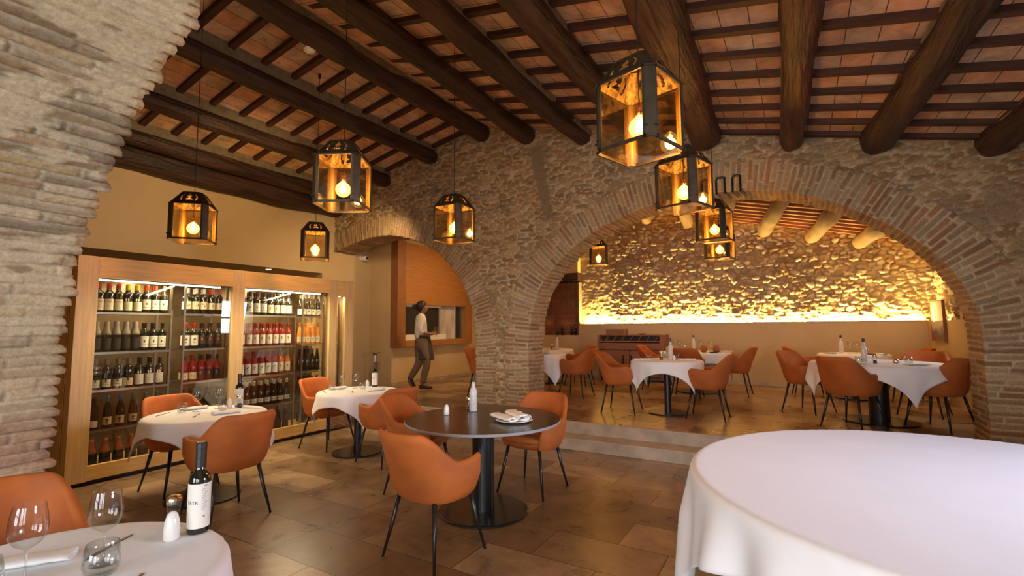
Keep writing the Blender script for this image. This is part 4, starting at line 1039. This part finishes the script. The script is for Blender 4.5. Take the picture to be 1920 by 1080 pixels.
# farthest right-hand table
oil_bottle(.62, 9.98, Z2, 'white', -1, 'white oil bottle with black cap on the farthest right-hand table')
for i, (x, y) in enumerate(((.74, 9.95), (.84, 9.98))): wine_glass(x, y, Z2, ('left', 'right')[i]+' wine glass on the farthest right-hand table', .045, .21)
tumbler(.96, 9.92, Z2, 'tumbler on the farthest right-hand table', .04, .085); plate(.45, 9.80, Z2, 'white plate on the farthest right-hand table', .11); plate(1.0, 9.78, Z2, 'dark plate on the farthest right-hand table', .09, 'plate_dark')
napkin(1.12, 9.70, Z2, .5, 'rolled napkin at the right of the farthest right-hand table')
# tables past the pier
oil_bottle(-4.55, 9.66, Z2, 'white', -1, 'white oil bottle on the far left table past the pier')
pepper_mill(-4.63, 9.55, Z2, 'pepper mill on the far left table past the pier'); plate(-4.50, 9.40, Z2, 'white plate on the far left table past the pier', .12)
plate(-3.92, 7.78, Z2, 'white plate on the table half hidden by the pier', .12); tumbler(-3.98, 7.98, Z2, 'tumbler on the table half hidden by the pier', .04, .085)

# ------------------------------------------------------------------ wine cabinet
cb = empty('wine_cabinet', (-6.0, 1.88, 0)); tag(cb, 'long light oak wine cabinet with glass doors filled with bottles along the left wall', 'wine cabinet')
def cbx(name, x0, x1, y0, y1, z0, z1, m, parent=cb, bevel=.003, label=None):
    o = MB().box(x0+6.0, x1+6.0, y0-1.88, y1-1.88, z0, z1).build(name, m, parent, bevel=bevel)
    if label: o['label'] = label
    return o
Y0, Y1, ZC = 1.88, 5.14, 2.24
for y0, y1 in ((Y0, 2.05), (3.39, 3.54), (4.83, 4.965), (5.115, Y1+.14)):
    cbx('stile', -6.05, -6.0, y0, y1, .04, ZC, M['oak'])
cbx('top_rail', -6.045, -6.002, 2.05, 4.83, 2.03, ZC-.001, M['oak_h'])
cbx('top_rail', -6.055, -6.012, 4.965, 5.115, 2.0, ZC-.02, M['oak_h'])
cbx('bottom_rail', -6.05, -6.002, 2.05, 4.83, .045, .185, M['oak_h'])
cbx('bottom_rail', -6.055, -6.012, 4.965, 5.115, .045, .185, M['oak_h'])
cbx('plinth', -6.7, -6.06, 1.95, 5.2, 0, .05, M['black_matte'])
cbx('cabinet_top', -6.9, -6.05, Y0+.01, Y1+.14, 2.17, ZC-.005, M['oak_h'])
cbx('back_panel', -6.92, -6.88, Y0+.02, Y1+.14, .05, 2.2, M['back'])
cbx('cabinet_floor', -6.88, -6.05, Y0+.03, Y1+.1, .05, .092, M['oak_h'])
cbx('side_panel', -6.9, -6.06, 5.21, 5.28, .05, 2.2, M['oak'])
# the near end: frame, dark slot with a golden light rope, handle side
cbx('end_stile', -6.13, -6.05, Y0, Y0+.04, .04, ZC, M['oak']); cbx('end_stile', -6.62, -6.20, Y0, Y0+.04, .04, 2.2, M['oak'])
cbx('end_stile', -6.92, -6.80, Y0, Y0+.04, .04, 2.2, M['oak'])
cbx('end_slot', -6.20, -6.13, Y0+.025, Y0+.04, .10, 2.12, M['black_matte']); cbx('end_slot', -6.80, -6.62, Y0+.02, Y0+.035, .05, 2.15, M['walnut_v'])
rp = MB().tube([(-.185, .012, 2.1), (-.18, .010, 1.6), (-.19, .014, 1.1), (-.182, .01, .6), (-.186, .012, .14)], .006, 8).build('door_rope', M['socket'], cb); rp['label'] = 'thin golden rope in the end slot'
MB().box(-.145, -.138, .004, .02, .1, 2.1).build('brass_edge', M['brass'], cb)
for y0, y1, n in ((2.05, 3.39, 1), (3.54, 4.83, 2), (4.965, 5.115, 3)):
    cbx('glass_door', -6.032, -6.026, y0, y1, .185 if n < 3 else .06, 2.03, M['pane'], bevel=0)
    cbx('light_bar', -6.10, -6.06, y0+.02, y1-.12 if n < 3 else y1, 2.005, 2.02, M['led_white'], bevel=0, label='glowing light bar')
cbx('bar_housing', -6.12, -6.055, 2.05, 5.11, 2.02, 2.10, M['steel_dark'])
SH = [.10, .505, .90, 1.28, 1.69]
RK = {'A': (2.06, 2.78), 'B': (2.90, 3.40), 'C': (3.56, 4.36), 'D': (4.46, 4.84), 'E': (4.97, 5.12)}
for k, (y0, y1) in RK.items():
    for y in ((y0+.004, y1-.016) if k != 'E' else (y1-.016,)):
        for x in (-6.13, -6.46): cbx('rack_post', x-.012, x+.012, y, y+.018, .09, 1.72 if k in 'AC' else 2.02, M['steel'], bevel=0)
    for z in SH[1:]:
        s_ = cbx('shelf', -6.46, -6.13, y0+.01, y1-.01, z-.012, z-.006, M['glass'], bevel=0)
        MB().box(-.118, -.108, y0+.01-1.88, y1-.01-1.88, z-.024, z-.002).build('shelf_edge', M['steel'], s_)
        MB().box(-.48, -.470, y0+.01-1.88, y1-.01-1.88, z-.024, z-.002).build('shelf_edge', M['steel'], s_)
vt = MB()
for k in range(8): vt.box(0, .02, 4.85-1.88, 5.26-1.88, .03+k*.027, .043+k*.027)
vt.build('slatted_vent', M['walnut_v'], cb)

def make_wine(style):
    body, cap, lab, art, shape = style
    if shape == 'hock': prof = [(0, 0), (.034, .001), (.0365, .008), (.0365, .13), (.030, .19), (.017, .245), (.0135, .275), (.0135, .31), (0, .311)]
    elif shape == 'champ': prof = [(0, 0), (.040, .001), (.043, .008), (.043, .12), (.036, .18), (.020, .24), (.015, .275), (.016, .31), (0, .311)]
    elif shape == 'clear': prof = [(0, 0), (.033, .001), (.0365, .008), (.0365, .155), (.031, .195), (.0155, .225), (.0135, .25), (.0135, .30), (0, .301)]
    else: prof = [(0, 0), (.034, .001), (.0375, .008), (.0375, .185), (.034, .205), (.018, .225), (.0142, .24), (.0142, .30), (0, .301)]
    o = MB().lathe(prof, 20).build('wine_bottle', M[body], smooth=True)
    rm = .0375 if shape == 'bord' else .0365 if shape != 'champ' else .043
    z1 = prof[-1][1]
    if shape == 'champ':
        MB().lathe([(.0455*.5, .235), (.036, .19), (.0385, .172), (.0392, .172), (.037, .195), (.0225, .242), (.0175, .276), (.0185, .313), (0, .314)], 18).build('foil', M[cap], o, smooth=True)
    else:
        MB().lathe([(.0150, z1-.058), (.0158, z1-.057), (.0156, z1-.006), (.0162, z1-.004), (.0160, z1+.002), (0, z1+.003)], 16).build('capsule', M[cap], o, smooth=True)
    if lab:
        col, z0, zz1, half = lab
        L_ = arc_patch(MB(), rm+.0003, -half, half, z0, zz1, 14).build('bottle_label', M[col], o)
        mk = MB(); R = rm+.0010
        if art == 'poma':
            bend_text('POMA', .026, R+.0004, zz1-.028, 0, M['ink'], 'lettering', L_)
            for k in range(4): arc_patch(mk, R, -.45, .5-.12*k, z0+.02+.014*k, z0+.0215+.014*k, 5, .0003)
        elif art == 'five':
            bend_text('5', .085, R+.0004, (z0+zz1)/2, 0, M['ink_red'], 'lettering', L_)
            arc_patch(mk, R, .55, .7, z0+.04, z0+.06, 3, .0003)
        elif art == 'eight':
            bend_text('8', .04, R+.0004, (z0+zz1)/2, .5, M['ink'], 'lettering', L_)
            arc_patch(mk, R, -.6, .1, z0+.02, z0+.022, 5, .0003)
        elif art == 'zero':
            bend_text('0.0', .034, R+.0004, (z0+zz1)/2, 0, M['ink'], 'lettering', L_)
            arc_patch(mk, R, -.6, .6, z0+.008, z0+.010, 5, .0003)
        elif art == 'seal':
            sl = MB().lathe([(0, 0), (.0165, 0), (.0165, .001), (0, .001)], 20)
            s_ = sl.build('seal', M['label_white'], o); s_.rotation_euler = (0, PI/2, 0); s_.location = (rm-.0016, 0, zz1+.018)
            for k in range(3): arc_patch(mk, R, -.35, .35, z0+.02+.018*k, z0+.0215+.018*k, 5, .0003)
        elif art == 'lines':
            arc_patch(mk, R, -.7, .7, z0+.022, z0+.026, 8, .0003); arc_patch(mk, R, -.12, .2, z0+.05, z0+.075, 4, .0003)
            for k in range(2): arc_patch(mk, R, -.5, .5, zz1-.02-.01*k, zz1-.0185-.01*k, 6, .0003)
        elif art == 'flower':
            for (a, z, q) in ((0, .6, .10), (-.2, .56, .06), (.2, .64, .06), (-.1, .36, .05), (.12, .32, .05), (-.28, .30, .04), (.0, .2, .04), (0, .8, .03)):
                zc = z0+(zz1-z0)*z; arc_patch(mk, R, a-q*2, a+q*2, zc-.008*q*14, zc+.008*q*14, 5, .0003)
        elif art == 'bird':
            for (a, z, wd, hh) in ((0, .62, .20, .004), (.12, .66, .16, .006), (.26, .72, .10, .004), (-.05, .56, .12, .006), (-.10, .48, .05, .012), (.0, .30, .02, .02)):
                zc = z0+(zz1-z0)*z; arc_patch(mk, R, a-wd, a+wd, zc-hh, zc+hh, 5, .0003)
        elif art == 'tree':
            for (a, z, wd, hh) in ((0, .66, .22, .012), (.05, .56, .15, .010), (0, .38, .03, .014), (-.1, .62, .1, .014)):
                zc = z0+(zz1-z0)*z; arc_patch(mk, R, a-wd, a+wd, zc-hh, zc+hh, 5, .0003)
        elif art == 'dot':
            for (a, z, wd, hh) in ((0, .6, .25, .012), (0, .6, .12, .02)):
                zc = z0+(zz1-z0)*z; arc_patch(mk, R, a-wd, a+wd, zc-hh, zc+hh, 5, .0003)
        if mk.v: mk.build('printed_mark', M[{'flower': 'ink', 'tree': 'ink_green', 'dot': 'ink_red'}.get(art, 'ink')], L_)
    return o
LW, LC = 'label_white', 'label_cream'
ST = {
 'poma': ('bottle_dark', 'cap_red', (LC, .02, .135, 1.15), 'poma', 'bord'),
 'yellow': ('bottle_dark', 'cap_yellow', (LC, .02, .115, 1.15), 'seal', 'bord'),
 'orange': ('bottle_dark', 'cap_orange_red', (LC, .035, .145, 1.15), 'lines', 'bord'),
 'five': ('bottle_dark', 'cap_white', (LC, .055, .145, 1.15), 'five', 'bord'),
 'eight': ('bottle_dark', 'cap_orange_red', (LC, .055, .135, 1.15), 'eight', 'bord'),
 'black': ('bottle_dark', 'cap_grey', ('label_black', .03, .14, 1.1), None, 'champ'),
 'white3': ('bottle_dark', 'cap_black', (LW, .035, .155, 1.15), 'lines', 'bord'),
 'flower': ('bottle_dark', 'cap_red', (LW, .035, .155, 1.15), 'flower', 'bord'),
 'pinkdot': ('bottle_dark', 'cap_black', ('label_black', .05, .15, 1.1), 'dot', 'bord'),
 'lowcream': ('bottle_dark', 'cap_grey', (LC, .02, .095, 1.15), 'lines', 'bord'),
 'sealwhite': ('bottle_dark', 'cap_black', (LW, .02, .13, 1.15), 'seal', 'bord'),
 'zero': ('bottle_rose', 'cap_pink', (LC, .02, .10, 1.15), 'zero', 'clear'),
 'rosedark': ('bottle_rose', 'cap_black', ('label_black', .03, .13, 1.0), 'dot', 'clear'),
 'teal': ('bottle_dark', 'cap_teal', (LC, .03, .11, 1.1), 'flower', 'hock'),
 'plain': ('bottle_dark', 'cap_black', (LW, .02, .085, 1.1), None, 'bord'),
 'foil': ('bottle_dark', 'cap_foil', None, None, 'champ'),
 'leaf': ('bottle_dark', 'cap_black', (LC, .03, .14, 1.15), 'tree', 'bord'),
 'whitecap': ('bottle_dark', 'cap_white', (LW, .02, .10, 1.15), 'bird', 'hock'),
 'rosetree': ('bottle_rose', 'cap_pink', (LW, .03, .15, 1.1), 'tree', 'clear'),
 'gold': ('bottle_amber', 'cap_foil', (LC, .03, .11, 1.1), 'tree', 'hock'),
 'rosebird': ('bottle_rose', 'cap_pink', (LW, .02, .15, 1.1), 'bird', 'clear'),
 'salmon': ('bottle_salmon', 'cap_grey', (LC, .03, .15, 1.0), 'tree', 'clear'),
 'dark': ('bottle_dark', 'cap_black', None, None, 'hock'),
 'lowwhite': ('bottle_dark', 'cap_white', (LW, .035, .09, 1.15), 'lines', 'hock')}
DS = {'poma': 'red-capped lettered bottle', 'yellow': 'yellow-capped bottle', 'orange': 'orange-capped bottle', 'five': 'bottle with red 5', 'eight': 'red-capped bottle', 'black': 'black grey-necked bottle',
 'white3': 'tall white-labelled bottle', 'flower': 'flower-labelled bottle', 'pinkdot': 'black-labelled bottle', 'lowcream': 'cream-labelled bottle', 'sealwhite': 'white-sealed bottle', 'zero': 'rose 0.0 bottle', 'rosedark': 'black-labelled rose bottle',
 'teal': 'teal-capped bottle', 'plain': 'plain white-labelled bottle', 'foil': 'orange-foiled sparkling bottle', 'leaf': 'leaf-labelled bottle', 'whitecap': 'white-capped slim bottle', 'rosetree': 'tree-labelled rose bottle', 'gold': 'amber slim bottle',
 'rosebird': 'bird-labelled rose bottle', 'salmon': 'salmon-coloured bottle', 'dark': 'unlabelled dark bottle', 'lowwhite': 'narrow-labelled dark bottle'}
SHN = ['the bottom shelf', 'the fourth shelf', 'the third shelf', 'the second shelf', 'the top shelf']
RKN = {'A': 'first bay', 'B': 'second bay', 'C': 'third bay', 'D': 'fourth bay', 'E': 'narrow end bay'}
FILL = {'A': [['foil']*6, ['plain', 'teal', 'teal', 'teal', 'teal', 'teal'], ['lowcream']*4+['sealwhite']*3, ['black']*5+['white3']*3, ['poma']*3+['yellow']*2+['orange']*3],
        'B': [['dark']*4, ['plain']*5, ['zero']*2+['rosedark']*3, ['flower']*2+['pinkdot']*3, ['five']*3+['eight']*2],
        'C': [['dark']*7, ['lowwhite']*8, ['rosebird']*6+['salmon']*2, ['rosetree']*8, ['white3']*4+['leaf']*4],
        'D': [['plain']*3, ['dark']*4, ['dark']*4, ['gold']*4, ['whitecap']*4],
        'E': [['dark'], ['plain'], ['dark'], ['gold'], ['sealwhite']]}
protos = {}
for rk, rows in FILL.items():
    y0, y1 = RK[rk]; y0 += .022; y1 -= .022
    for si, row in enumerate(rows):
        n = len(row); pitch = (y1-y0)/n
        for i, stl in enumerate(row):
            for depth in ((0, 1) if n > 1 else (0,)):
                yy = y0+pitch*(i+.5) + (.0 if depth == 0 else pitch*.35)
                if depth and i == n-1: continue
                src = protos.get(stl)
                if src is None: src = protos[stl] = make_wine(ST[stl]); o = src
                else: o = copy_tree(src)
                sc = min(1.10, pitch/.0765 if ST[stl][4] != 'champ' else pitch/.088)
                o.scale = (sc, sc, 1.0 if si else .97); o.location = (-6.19-.105*depth, yy, SH[si] if si else .094)
                o.rotation_euler.z = math.atan2(-yy, 6.19)+math.radians(random.uniform(-8, 8))
                tag(o, '%s, %s from left, %s row, %s of %s' % (DS[stl], ORD[i], ('front', 'back')[depth], SHN[si][4:], RKN[rk]), 'wine bottle', '%s of %s' % (SHN[si][4:], RKN[rk]))

# ------------------------------------------------------------------ hatch, sideboard, fittings
hp = empty('serving_hatch', (-7.4, 7.50, 1.09)); tag(hp, 'orange wood serving hatch unit on the kitchen wall behind the walking person', 'serving hatch')
def hb(name, x0, x1, y0, y1, z0, z1, m, label=None, bevel=.003):
    o = MB().box(x0+7.4, x1+7.4, y0-7.5, y1-7.5, z0-1.09, z1-1.09).build(name, m, hp, bevel=bevel)
    if label: o['label'] = label
    return o
hb('upper_panel', -7.4, -7.215, 7.76, 9.93, 2.03, 3.36, M['walnut']); hb('side_panel', -7.40, -7.2, 7.50, 7.75, 1.09, 3.38, M['walnut_v']); hb('side_panel', -7.4, -7.2, 9.93, 10.2, 1.11, 3.36, M['walnut'])
hb('sill', -7.4, -7.19, 7.75, 9.93, 1.11, 1.24, M['walnut']); hb('counter', -7.4, -7.25, 7.76, 9.2, 1.24, 1.36, M['label_white'], 'pale sill strip', .0)
hb('dark_opening', -7.39, -7.36, 7.76, 9.05, 1.36, 2.0, M['dark_void'], 'dark opening', 0); hb('lintel_strip', -7.38, -7.30, 7.76, 9.05, 1.97, 2.03, M['label_white'], None, 0)
hb('marble_panel', -7.39, -7.33, 9.05, 9.62, 1.24, 2.03, M['marble'], 'veined marble panel', 0); hb('steel_post', -7.38, -7.31, 9.62, 9.68, 1.24, 2.03, M['steel'], None, 0); hb('dark_opening', -7.39, -7.36, 9.68, 9.93, 1.24, 2.03, M['dark_void'], 'narrow dark opening', 0); hb('steel_post', -7.37, -7.31, 9.87, 9.92, 1.24, 2.03, M['steel'], None, 0)

sb = empty('sideboard', (-4.0, 10.72, ZR)); tag(sb, 'brown wooden sideboard with a row of slanted cutlery slots against the low wall', 'sideboard')
def sx(name, x0, x1, y0, y1, z0, z1, m, bevel=.004): return MB().box(x0, x1, y0, y1, z0, z1).build(name, m, sb, bevel=bevel)
W_ = 1.50
sx('side', 0, .04, 0, .44, .05, 1.03, M['sideboard']); sx('side', W_-.10, W_, 0, .44, .05, 1.03, M['sideboard']); sx('top', 0, W_, .10, .44, 1.015, 1.035, M['sideboard'])
sx('back', .04, W_-.1, .40, .43, .05, 1.02, M['sideboard']); sx('tray_floor', .04, W_-.1, 0, .42, .85, .88, M['sideboard']); sx('front_panel', .04, W_-.1, .0, .03, .70, .90, M['sideboard'])
sx('slot_lining', .05, W_-.11, .20, .22, .88, 1.01, M['black_matte'], 0)
for k in range(7):
    x = .16+k*.19
    MB().add([(x, .01, .90), (x+.012, .01, .90), (x+.012, .22, .88), (x, .22, .88), (x+.07, .01, 1.01), (x+.082, .01, 1.01), (x+.082, .22, 1.01), (x+.07, .22, 1.01)], [(0,1,2,3),(7,6,5,4),(0,4,5,1),(1,5,6,2),(2,6,7,3),(3,7,4,0)]).build('divider', M['sideboard'], sb)
for k in range(2):
    d = sx('door', .05+k*.68, .05+k*.68+.665, .0, .025, .12, .69, M['sideboard']); MB().box(.57+k*.18, .60+k*.18, -.015, .0, .28, .58).build('handle', M['black_matte'], d)
for x in (.04, W_-.09): sx('foot', x, x+.05, .02, .07, 0, .06, M['black_matte'], 0)
o = MB().box(0, .44, 0, .26, 0, .125).build('cutlery_box', M['sideboard'], bevel=.006, loc=(-3.86, 10.86, ZR+1.036)); tag(o, 'brown wooden box standing on the left end of the sideboard', 'box')
MB().box(-.003, .443, -.003, .263, .058, .064).build('lid_seam', M['black_matte'], o)
o = MB().lathe([(0, 0), (.05, 0), (.08, .02), (.085, .03), (.05, .02), (0, .015)], 20).build('shallow_bowl', M['wicker'], smooth=True, loc=(-3.05, 10.95, ZR+1.036)); tag(o, 'low shallow bowl on top of the sideboard', 'bowl')

cs = empty('wine_cooler_stand', (-7.62, 7.30, ZR)); tag(cs, 'slim steel wine cooler stand beside the kitchen wall corner', 'stand')
MB().lathe([(0, 0), (.13, 0), (.13, .012), (.02, .02), (0, .02)], 24).build('base', M['steel'], cs); MB().tube([(0, 0, .02), (0, 0, .66)], .016, 12).build('pole', M['steel'], cs)
MB().lathe([(0, .66), (.03, .66), (.06, .70), (.105, .71), (.105, .725), (.06, .72), (0, .70)], 24).build('ring_top', M['steel'], cs, smooth=True)
cm = empty('security_camera', (-8.07, 7.28, 3.02)); tag(cm, 'small white security camera high on the cream wall left of the hatch', 'camera')
MB().lathe([(0, 0), (.055, 0), (.055, .03), (0, .035)], 20).build('mount', M['white'], cm, smooth=True).rotation_euler = (0, PI/2, 0)
b = MB().lathe([(0, 0), (.045, .0), (.05, .02), (.05, .12), (.045, .13), (0, .13)], 20).build('camera_body', M['white'], cm, smooth=True); b.rotation_euler = (0, math.radians(90), math.radians(10)); b.location = (.03, .0, -.01)
l_ = MB().lathe([(0, .131), (.034, .131), (.034, .136), (0, .138)], 16).build('lens', M['cap_black'], b)
sd = empty('smoke_detector', (-4.56, 3.31, 4.60)); sd.rotation_euler = (0, math.radians(-12), 0); sd.scale = (1.2, 1.2, 1.2); sd.location = (-4.52, 3.29, 4.58); tag(sd, 'round white smoke detector under the roof at the left', 'smoke detector')
MB().lathe([(0, 0), (.052, .002), (.055, .02), (.035, .024), (.035, .032), (.055, .034), (.058, .06), (0, .062)], 24).build('housing', M['white'], sd, smooth=True)
MB().lathe([(.037, .023), (.037, .033)], 24).build('vent', M['cap_black'], sd)
pt = empty('wall_painting', (1.975, 10.33, 1.56)); tag(pt, 'narrow abstract painting with pale sky and dark base on the right low wall', 'painting')
MB().box(-.012, .0, -.40, .40, -.32, .32).build('canvas', M['canvas'], pt)
for a in ((-.405, -.395, -.33, .33), (.395, .405, -.33, .33), (-.40, .40, -.33, -.32), (-.40, .40, .32, .33)): MB().box(-.02, .02, a[0], a[1], a[2], a[3]).build('frame_side', M['walnut_v'], pt)
dl = MB().lathe([(0, 0), (.035, 0), (.04, -.004), (.045, 0)], 20).build('recessed_downlight', M['led_white'], loc=(-8.35, 5.35, 2.598)); tag(dl, 'small round glowing downlight in the soffit above the wine cabinet', 'ceiling light')
o = MB().lathe([(0, 0), (.03, 0), (.036, .04), (.036, .12), (.030, .14), (0, .14)], 20).build('steel_canister', M['steel_dark'], smooth=True, loc=(-6.70, 1.70, .62)); o.rotation_euler = (0, 0, 0)
o.parent = cb; o.location = (-.70, -.05, .50); o.name = 'door_knob'

# ------------------------------------------------------------------ the person walking to the right behind the small arch
pe = empty('person', (-6.62, 7.60, ZR), math.radians(46))
tag(pe, 'person with dark hair bun, white shirt and dark apron walking while carrying two wine glasses', 'person')
PS = 1.11
def skin(name, nodes, edges, m, parent, root=0, sub=2):
    me = bpy.data.meshes.new(name); me.from_pydata([Vector(n[0])*PS for n in nodes], edges, []); me.materials.append(m)
    o = bpy.data.objects.new(name, me); link(o, parent)
    md = o.modifiers.new('skin', 'SKIN'); md.use_smooth_shade = True
    for i, n in enumerate(nodes):
        r = n[1]; r = r if isinstance(r, tuple) else (r, r)
        me.skin_vertices[0].data[i].radius = (r[0]*PS, r[1]*PS); me.skin_vertices[0].data[i].use_root = (i == root)
    s2 = o.modifiers.new('sub', 'SUBSURF'); s2.levels = sub; s2.render_levels = sub
    return o
# local frame: +x walking direction, +y her left, -y her right (towards the camera), z up; height about 1.60 before scaling
PX, CHx, NK = (0, 0, .86), (-.01, 0, 1.20), (.005, 0, 1.36)
nodes = [(PX, (.10, .085)), ((-.02, 0, 1.02), (.09, .075)), (CHx, (.125, .10)), ((-.01, 0, 1.31), (.075, .06)), (NK, .045), ((.020, 0, 1.395), .046), ((.03, 0, 1.465), (.078, .088)), ((.028, 0, 1.525), (.07, .08)),
         # right leg (forward, weight bearing)
         ((.02, -.085, .78), .070), ((.105, -.085, .47), .055), ((.02, -.085, .10), .038), ((.03, -.085, .045), .035), ((.15, -.09, .03), .028),
         # left leg (trailing, heel up)
         ((-.01, .085, .78), .070), ((-.03, .085, .46), .055), ((-.20, .085, .17), .038), ((-.22, .085, .13), .034), ((-.135, .085, .035), .026),
         # right arm
         ((-.02, -.165, 1.27), .048), ((-.05, -.20, 1.02), .036), ((.16, -.15, .985), .026), ((.22, -.12, 1.00), (.016, .028)),
         # left arm
         ((-.02, .165, 1.27), .048), ((-.04, .20, 1.02), .036), ((.15, .12, .99), .026), ((.21, .08, 1.01), (.016, .028)),
         # nose, chin
         ((.112, 0, 1.452), .012), ((.090, 0, 1.400), .030)]
edges = [(0,1),(1,2),(2,3),(3,4),(4,5),(5,6),(6,7),(0,8),(8,9),(9,10),(10,11),(11,12),(0,13),(13,14),(14,15),(15,16),(16,17),(2,18),(18,19),(19,20),(20,21),(2,22),(22,23),(23,24),(24,25),(6,26),(6,27)]
for hi, s_ in ((21, -1), (25, 1)):
    bx_, by_, bz_ = nodes[hi][0]
    for k in range(4):
        dz_ = .020-.0135*k; L_ = (.036, .040, .037, .030)[k]
        i0 = len(nodes); nodes.append(((bx_+.030, by_-s_*-.004, bz_+dz_), .0085)); nodes.append(((bx_+.030+L_*.6, by_-s_*.014, bz_+dz_-.002), .0078)); nodes.append(((bx_+.030+L_*.75, by_-s_*.038, bz_+dz_-.004), .0068))
        edges += [(hi, i0), (i0, i0+1), (i0+1, i0+2)]
    i0 = len(nodes); nodes.append(((bx_+.004, by_-s_*.020, bz_+.022), .0095)); nodes.append(((bx_+.030, by_-s_*.036, bz_+.030), .0080)); edges += [(hi, i0), (i0, i0+1)]
body = skin('body', nodes, edges, M['skin'], pe)
sh_n = [((.0, 0, .86), (.150, .140)), ((-.02, 0, 1.02), (.138, .125)), ((-.01, 0, 1.20), (.155, .135)), ((-.01, 0, 1.32), (.088, .085)), ((.008, 0, 1.372), .052),
        ((-.02, -.165, 1.28), .070), ((-.05, -.20, 1.04), .056), ((.02, -.19, 1.00), .050), ((-.02, .165, 1.28), .070), ((-.04, .20, 1.04), .054), ((.02, .18, 1.00), .048)]
skin('shirt', sh_n, [(0,1),(1,2),(2,3),(3,4),(2,5),(5,6),(6,7),(2,8),(8,9),(9,10)], M['shirt'], pe)
tr_n = [((0, 0, .98), (.138, .126)), ((-.015, 0, .84), (.152, .140)), ((.015, -.085, .76), .112), ((.10, -.085, .47), .078), ((.045, -.085, .25), .066), ((.015, -.085, .09), .058),
        ((-.02, .085, .76), .112), ((-.03, .085, .46), .078), ((-.13, .085, .29), .066), ((-.20, .085, .17), .056)]
skin('trousers', tr_n, [(0,1),(1,2),(2,3),(3,4),(4,5),(1,6),(6,7),(7,8),(8,9)], M['trousers'], pe)
# apron: curved sheet wrapped round the front and the near hip
vs = []; nu, nv = 18, 14
for j in range(nv+1):
    z = .97-.45*j/nv
    for i in range(nu+1):
        a = math.radians(-112+200*i/nu); rx = .152+.040*j/nv; ry = .150+.02*j/nv
        fwd = .03*(j/nv)+.008*math.sin(a*7)*(j/nv)
        vs.append(Vector((math.cos(a)*(rx+fwd)+.02*(j/nv)-.0, math.sin(a)*ry, z))*PS)
fs = [(j*(nu+1)+i, j*(nu+1)+i+1, (j+1)*(nu+1)+i+1, (j+1)*(nu+1)+i) for j in range(nv) for i in range(nu)]
ap = MB().add(vs, fs).build('apron', M['apron'], pe, smooth=True); sm = ap.modifiers.new('s', 'SOLIDIFY'); sm.thickness = .005
tie = MB(); rr = [Vector((math.cos(2*PI*k/24)*.118-.01, math.sin(2*PI*k/24)*.116, .965))*PS for k in range(25)]; tie.tube(rr, .008, 6, cap=False); tie.tube([Vector((-.02, -.145, .965))*PS, Vector((-.03, -.150, .93))*PS, Vector((.01, -.155, .90))*PS], .005, 5); tie.build('apron_tie', M['apron'], ap)
hb_ = MB(); rings = []
for jj in range(15):
    ph = PI*jj/14; ring = []
    for ii in range(24):
        th = 2*PI*ii/24; dx, dy, dz_ = math.sin(ph)*math.cos(th), math.sin(ph)*math.sin(th), math.cos(ph)
        face = 1 if (dx > .30 + .35*max(0, dz_-.25) and dz_ < .62) or (dz_ < -.55 and dx > -.35) else 0
        k = .72 if face else 1.0
        ring.append(Vector((-.004+.112*dx*k, .094*dy*k, 1.495+.108*dz_*k))*PS)
    rings.append(ring)
hb_.loft(rings)
hr = hb_.build('hair', M['hair'], pe, smooth=True)
MB().lathe([(.052*math.sin(a), -.048*math.cos(a)) for a in np.linspace(0.01, 3.13, 10)], 16).build('hair_bun', M['hair'], hr, smooth=True, loc=Vector((-.132, 0, 1.490))*PS)
for s_ in (-1, 1):
    MB().lathe([(0, -.008), (.007, -.004), (.008, .0), (.007, .004), (0, .008)], 10).build('eye', M['cap_black'], pe, smooth=True, loc=Vector((.100, s_*.030, 1.472))*PS)
    e_ = MB().lathe([(0, -.028), (.006, -.020), (.010, 0), (.008, .02), (0, .026)], 10, sx=1.6, sy=.7).build('ear', M['skin'], pe, smooth=True, loc=Vector((.015, s_*.084, 1.455))*PS)
MB().box(-.004, .004, -.018, .018, -.004, .004).build('mouth', M['cap_red'], pe, bevel=.002, loc=Vector((.104, 0, 1.420))*PS)
# shoes
def shoe(ax_, y, z, tilt):
    o = MB().loft([[(x*PS, (y_*w)*PS, (z0+zh*(.5+.5*s2))*PS) for y_, s2 in ((-1, -1), (1, -1), (1, .3), (.5, 1), (-.5, 1), (-1, .3))] for x, w, z0, zh in ((-.07, .028, 0, .07), (-.03, .036, 0, .085), (.03, .036, 0, .075), (.10, .042, 0, .05), (.15, .040, 0, .042), (.178, .020, .002, .03))]).build('shoe', M['shoe'], pe, smooth=False, sub=1)
    o.location = Vector((ax_, y, z))*PS; o.rotation_euler = (0, math.radians(tilt), 0); return o
shoe(.02, -.088, .003, 0); shoe(-.215, .085, .135, 52)
cl = math.radians(46)
for i, (dx, dy, dz_) in enumerate(((.262, -.075, 1.0), (.262, -.02, 1.015))):
    lx, ly = dx*PS, dy*PS
    o = wine_glass(-6.62+lx*math.cos(cl)-ly*math.sin(cl), 7.60+lx*math.sin(cl)+ly*math.cos(cl), ZR+(dz_-.06)*PS, ('nearer', 'farther')[i]+' wine glass carried in the hands of the walking person', .038, .19)
